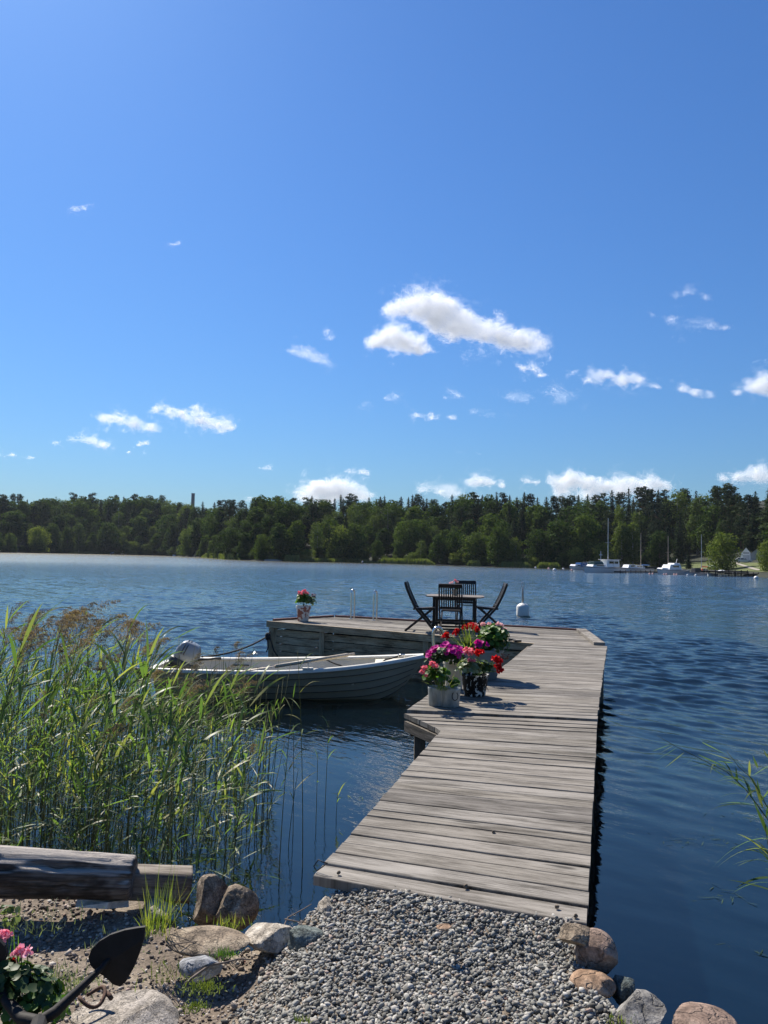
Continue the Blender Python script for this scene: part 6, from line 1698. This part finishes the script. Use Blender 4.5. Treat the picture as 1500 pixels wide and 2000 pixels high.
# boats on the left of the far shore
def kit_sl2(pxm, row):
    return kit_sl(pxm, row, M_alu, M_bw)
far_boat('lone far sailboat anchored left of the sunlit reed bed', 340, 351, 1086.2, 1, .9, 2.2, kit_sl2(346, 1043), 'sailboat', group=None)
far_boat('far white sailboat among the small boats on the left shore', 254, 272, 1083.6, 1, 1.0, 2.4, kit_sl2(264, 1036), 'sailboat', group=None)
far_boat('far pinkish motorboat leftmost of the small boats on the left shore', 215, 232, 1083.0, -1, .9, 2.2, kit_cr, hullmat=simple('faded_pink_paint', (.55, .42, .40), .5), group=None)
far_boat('far open white boat in the middle of the small boats on the left shore', 236, 250, 1083.4, -1, .7, 2.0, kit_open, group=None)
def wall_house(rt, W, D, Hw, Hr, wm, rm):
    mb = MB(); mb.add([(-W / 2, 0, 0), (W / 2, 0, 0), (W / 2, 0, Hw), (0, 0, Hr), (-W / 2, 0, Hw), (-W / 2, D, 0), (W / 2, D, 0), (W / 2, D, Hw), (0, D, Hr), (-W / 2, D, Hw)], [(4, 3, 2, 1, 0), (5, 6, 7, 8, 9), (1, 2, 7, 6), (0, 5, 9, 4), (0, 1, 6, 5)]); mb.build('wall', wm, rt)
    mb = MB()
    for s in (-1, 1):
        n = Vector((s * (Hr - Hw), 0, W / 2)).normalized() * .05
        e = Vector((s * (W / 2 + .12), -.12, Hw - .12 * (Hr - Hw) / (W / 2))); r = Vector((0, -.12, Hr)); Y = Vector((0, D + .24, 0))
        p = [e, r, r + Y, e + Y]; p = p if s < 0 else [p[1], p[0], p[3], p[2]]
        mb.hexa([a + n * .2 for a in p] + [a + n for a in p])
    mb.build('roof', rm, rt)
M_wallw = simple('white_wall_boards', (.93, .93, .90), .7, var=.06, scale=2); M_greyw = simple('grey_wall', (.33, .35, .36), .8, var=.1, scale=2); M_roofg = simple('grey_roof', (.20, .205, .21), .8)
def face(px0, px1, row, b, lb):
    p = far_pt((px0 + px1) / 2, b); k = p.y / F; z0 = HC + (hor((px0 + px1) / 2) - row) * k
    return thing('hut', lb, 'hut', (p.x, p.y, z0), -math.atan2(p.x, p.y)), (px1 - px0) * k, k
rt, W, k = face(1447.5, 1467, 1096.5, 47, 'small white gabled hut behind the parked car'); wall_house(rt, W, 4.5, W * .72, 27 * k, M_wallw, M_roofg)
mb = MB(); mb.box((0, -.02, W * .84), (W * .52, .04, W * .11)); mb.build('sign_board', simple('grey_sign', (.25, .26, .28), .6), rt)
mb = MB(); mb.box((0, -.02, W * .33), (W * .60, .04, W * .60)); mb.build('door', simple('white_door', (.60, .61, .62), .6), rt)
mb = MB(); mb.box((0, .8, -.6), (W * .98, 1.4, 1.2)); mb.build('foundation', M_greyw, rt)
rt, W, k = face(1467, 1489, 1096.5, 52, 'grey gabled hut partly hidden behind the tree at the right edge'); wall_house(rt, W, 4.5, W * .66, 24 * k, M_greyw, M_roofg)
mb = MB(); mb.box((0, .8, -.6), (W * .98, 1.4, 1.2)); mb.build('foundation', M_greyw, rt)
# parked car
p = far_pt(1453, 41); k = p.y / F; zc = HC + (hor(1453) - 1099.6) * k
car = thing('parked_car', 'white estate car parked in front of the white hut', 'car', (p.x, p.y, zc), R(-22))
cs = 31 * k / 4.6
M_carw = simple('white_car_paint', (.62, .63, .64), .25); M_tyre = simple('tyre', (.02, .02, .02), .9)
prof = [(-2.25, .42), (-2.28, .8), (-2.15, 1.02), (-1.75, 1.42), (-1.2, 1.50), (.1, 1.47), (.95, 1.05), (1.95, .92), (2.25, .75), (2.27, .42), (1.9, .28), (-1.9, .28)]
mb = MB(); n = len(prof); A = [(x * cs, -.86 * cs * (.86 if z > 1.1 else 1), z * cs) for x, z in prof]; B_ = [(x, -y, z) for x, y, z in A]
o_ = mb.add(A + B_, [tuple(range(n)), tuple(range(2 * n - 1, n - 1, -1))])
for i in range(n): mb.f.append((i, i + n, (i + 1) % n + n, (i + 1) % n))
mb.build('body', M_carw, car, bevel=.05)
for x0, x1 in ((-1.85, -1.0), (-.92, -.1), (-.02, .62)):
    mb = MB(); z1 = 1.38
    mb.hexa([Vector(q) * cs for q in ((x0, -.875, 1.02), (x1 + .1 * (x1 > .5), -.875, 1.02), (x1 + .1 * (x1 > .5), -.80, 1.02), (x0, -.80, 1.02), (x0 + .2, -.765, z1), (x1 - .3 * (x1 > .5), -.765, z1), (x1 - .3 * (x1 > .5), -.70, z1), (x0 + .2, -.70, z1))]); mb.build('window', M_glass, car)
for x in (-1.4, 1.42):
    for s in (-1, 1):
        mb = MB(); mb.tube([(x * cs, s * .70 * cs, .33 * cs), (x * cs, s * .90 * cs, .33 * cs)], .33 * cs, 18); w_ = mb.build('wheel', M_tyre, car); mb = MB(); mb.tube([(x * cs, s * .88 * cs, .33 * cs), (x * cs, s * .915 * cs, .33 * cs)], .2 * cs, 14); mb.build('rim', M_alu, w_)
# little white sign on the lawn
p = far_pt(1387, 27); sg = thing('sign_post', 'small white notice sign on a post on the lawn', 'sign', tuple(p)); z = HC + (hor(1387) - 1093) * p.y / F - p.z
mb = MB(); mb.box((0, -.03, z), (.75, .04, .5)); mb.build('board', M_bw, sg); mb = MB(); mb.tube([(0, 0, -.3), (0, 0, z + .2)], .05, 6); mb.build('post', M_jet2, sg)

# ================================================================== CLOUDS: thick swarms of white flecks, lit by the sun
CL = [
 ('large white cumulus trailing down to the right in the middle of the sky', 1.0, [(762, 607, 15), (790, 610, 30), (830, 602, 34), (868, 604, 32), (850, 628, 30), (880, 640, 34), (915, 645, 34), (950, 656, 30), (985, 664, 24), (1012, 660, 20), (1030, 672, 24), (1058, 668, 18)]),
 ('compact white cloud just below the large cumulus', 1.0, [(730, 675, 16), (752, 664, 24), (778, 658, 26), (790, 672, 26), (815, 682, 17), (840, 684, 12)]),
 ('small wispy cloud left of the two cumulus clouds', .6, [(570, 686, 12), (592, 690, 14), (612, 704, 14), (636, 704, 12)]),
 ('tiny wisp above the small wispy cloud', .4, [(640, 648, 9), (646, 662, 7)]),
 ('left of the two flat white clouds over the chimney side', 1.0, [(205, 820, 13), (232, 820, 16), (262, 828, 16), (295, 836, 11)]),
 ('right and larger of the two flat white clouds over the chimney side', 1.0, [(303, 800, 12), (330, 806, 16), (358, 814, 16), (392, 822, 19), (425, 830, 18), (452, 834, 12), (384, 796, 8)]),
 ('white cloud streak lower left of the flat clouds', 1.0, [(110, 866, 8), (145, 862, 12), (178, 862, 15), (203, 869, 10)]),
 ('thin cloud streak at the left edge', .8, [(-5, 888, 9), (25, 889, 9), (60, 894, 7)]),
 ('small puff below the larger flat cloud', .8, [(270, 870, 6), (285, 866, 7)]),
 ('thin streak below the small puff', .7, [(250, 883, 5), (280, 885, 6)]),
 ('small white cloud below the tail of the large cumulus', .8, [(1018, 718, 10), (1042, 721, 14), (1056, 733, 8)]),
 ('broad white cloud right of the small white cloud', .9, [(1118, 729, 8), (1150, 744, 14), (1183, 734, 18), (1215, 744, 16), (1250, 742, 17), (1285, 755, 10)]),
 ('puffy cloud left of the one cut by the right edge', .7, [(1330, 760, 13), (1358, 768, 13), (1390, 772, 10)]),
 ('white cloud cut by the right edge of the photo', .9, [(1440, 770, 9), (1472, 756, 19), (1497, 750, 24), (1505, 768, 18)]),
 ('faint curved cloud, highest on the right', .45, [(1320, 580, 11), (1345, 572, 11), (1380, 580, 10)]),
 ('ragged cloud below the highest cloud on the right', .6, [(1272, 614, 9), (1310, 624, 9), (1352, 634, 19), (1388, 636, 11), (1418, 640, 7)]),
 ('thin veil cloud left of the diagonal wisp', .45, [(998, 774, 15), (1030, 780, 13)]),
 ('diagonal wisp under the small white cloud', .5, [(1080, 766, 14), (1102, 780, 14), (1138, 792, 14)]),
 ('faint curl of cloud below the compact cloud', .4, [(752, 778, 8), (775, 772, 11)]),
 ('little triangular wisp right of the faint curl', .5, [(868, 776, 9), (882, 764, 9), (896, 772, 7)]),
 ('flat cloudlet below the triangular wisp', .75, [(815, 812, 9), (843, 816, 12), (880, 815, 8)]),
 ('tiny pair of cloud flecks right of the flat cloudlet', .4, [(925, 806, 7), (960, 811, 7)]),
 ('towering white cumulus behind the trees near the middle', 1.0, [(595, 972, 20), (622, 956, 19), (648, 948, 21), (660, 962, 22), (690, 966, 21), (716, 970, 12), (640, 978, 24)]),
 ('pale low cloud bank left of the peaked cloud', .75, [(822, 962, 12), (860, 960, 17), (892, 964, 18), (930, 975, 14)]),
 ('peaked white cloud low over the spruces', .95, [(918, 945, 10), (938, 938, 16), (958, 945, 13), (982, 949, 8)]),
 ('little flat cloud right of the peaked cloud', .8, [(1028, 940, 11), (1050, 942, 8)]),
 ('long row of heaped white clouds over the forest on the right', 1.0, [(1088, 946, 17), (1115, 938, 20), (1145, 946, 19), (1180, 952, 18), (1215, 946, 20), (1250, 950, 18), (1280, 945, 20), (1306, 950, 12), (1098, 963, 20), (1150, 966, 22), (1210, 966, 22), (1265, 966, 20)]),
 ('flat topped cloud at the right edge over the pines', 1.0, [(1412, 936, 13), (1440, 932, 17), (1475, 929, 19), (1504, 928, 20)]),
 ('small streak left of the towering cumulus', .7, [(505, 912, 7), (528, 916, 9)]),
 ('tiny fleck above the towering cumulus', .6, [(597, 925, 8)]),
 ('thin streak above the right side of the towering cumulus', .8, [(684, 922, 8), (706, 923, 9), (720, 925, 6)]),
 ('faintest high wisp alone in the left sky', .35, [(145, 408, 7), (165, 406, 7)]),
 ('second high wisp right of the faintest wisp', .3, [(335, 478, 6), (350, 474, 5)]),
 ('tiny wisp left of the faint curl of cloud', .35, [(710, 789, 8)]),
 ('two small flecks high above the peaked cloud', .4, [(896, 883, 9), (936, 886, 6)]),
 ('faint puff behind the spruce top left of the towering cumulus', .5, [(487, 971, 9)]),
]
m = Mat('cloud_vapour'); m.t.nodes.remove(m.p)
d1 = m.n('BsdfDiffuse'); d1.inputs[0].default_value = (.98, .98, .98, 1); d2 = m.n('BsdfTranslucent'); d2.inputs[0].default_value = (.98, .98, .98, 1); mx = m.n('MixShader'); mx.inputs[0].default_value = .72
m.l(d1.outputs[0], mx.inputs[1]); m.l(d2.outputs[0], mx.inputs[2]); m.l(mx.outputs[0], m.out.inputs['Surface']); M_cloud = m.m
gc = np.random.default_rng(99)
def cloud(label, dens, blobs):
    B = np.array(blobs, float); B[:, 2] *= 1.45 if dens < .7 else 1.08; cx = B[:, 0].mean(); cy = B[:, 1].mean()
    el = max(.035, (hor(cx) - cy) / F); D = min(6500, max(1800, 900 / el)); k = D / F
    area = math.pi * (B[:, 2] ** 2).sum(); lo = dens < .7; N = int(area * (15 if lo else 40)) + 900
    idx = gc.choice(len(B), N, p=B[:, 2] ** 2 / (B[:, 2] ** 2).sum()); Q = B[idx]
    d = gc.normal(size=(N, 3)); d /= np.linalg.norm(d, axis=1)[:, None]; off = d * (gc.random(N) ** .45 * 2.0)[:, None]
    P = np.stack([Q[:, 0] + off[:, 0] * Q[:, 2] * 1.15, off[:, 1] * Q[:, 2] * .5, -Q[:, 1] + off[:, 2] * Q[:, 2]], 1)      # photo units
    m_ = np.zeros(N)
    for b in B:
        dz = P[:, 2] + b[1]; dz = np.where(dz < 0, dz * 1.55, dz)
        m_ += np.exp(-1.15 * (((P[:, 0] - b[0]) / 1.25) ** 2 + (P[:, 1] / .45) ** 2 + dz ** 2) / b[2] ** 2)
    s = B[:, 2].mean()
    n1 = fbm(P / np.array([1.3 if dens > .7 else 2.3, 1, 1]) / (s * .85) + 11 + cx, 5, 31); n2 = fbm(P / np.array([1.5, 1, .8]) / 5.5 + 3, 3, 37)
    field = m_ - .36 + (n1 - .5) * (1.7 if dens > .7 else 2.6) + (n2 - .5) * .9 - (.0 if dens > .7 else .22)
    keep = gc.random(N) < smoothstep(-.10, .9, field) * (.25 + .75 * dens)
    L = P[keep]; n = len(L); c = np.array([cx, 0, -cy])
    sunward = np.array(_sv)[None] * 1.1 + gc.normal(0, .55, (n, 3))
    tri = (np.array([(-.5, -.35, 0), (.5, -.3, 0), (0, .6, 0)]), np.array([(0, 1, 2)]))
    v, f = inst(*tri, (L - c) * k, frames(sunward, gc), k * (.5 if lo else .5) * gc.uniform(.6, 1.3, n))
    o = np_mesh('cloud', v, f, M_cloud); o.location = Ud(cx, cy, D); tag(o, label, 'cloud', 'clouds')
for c_ in CL: cloud(*c_)

# ================================================================== HAZE: the air over the lake
mb = MB(); mb.box((0, 620, 36), (2900, 1440, 86))
m = Mat('lake_air'); m.t.nodes.remove(m.p); vol = m.n('VolumePrincipled'); vol.inputs['Color'].default_value = (.80, .88, 1.0, 1); vol.inputs['Density'].default_value = 0.00006; vol.inputs['Anisotropy'].default_value = 0.1
m.l(vol.outputs[0], m.out.inputs['Volume'])
tag(mb.build('haze', m.m), 'faint blue summer haze over the lake', 'haze', kind='stuff')
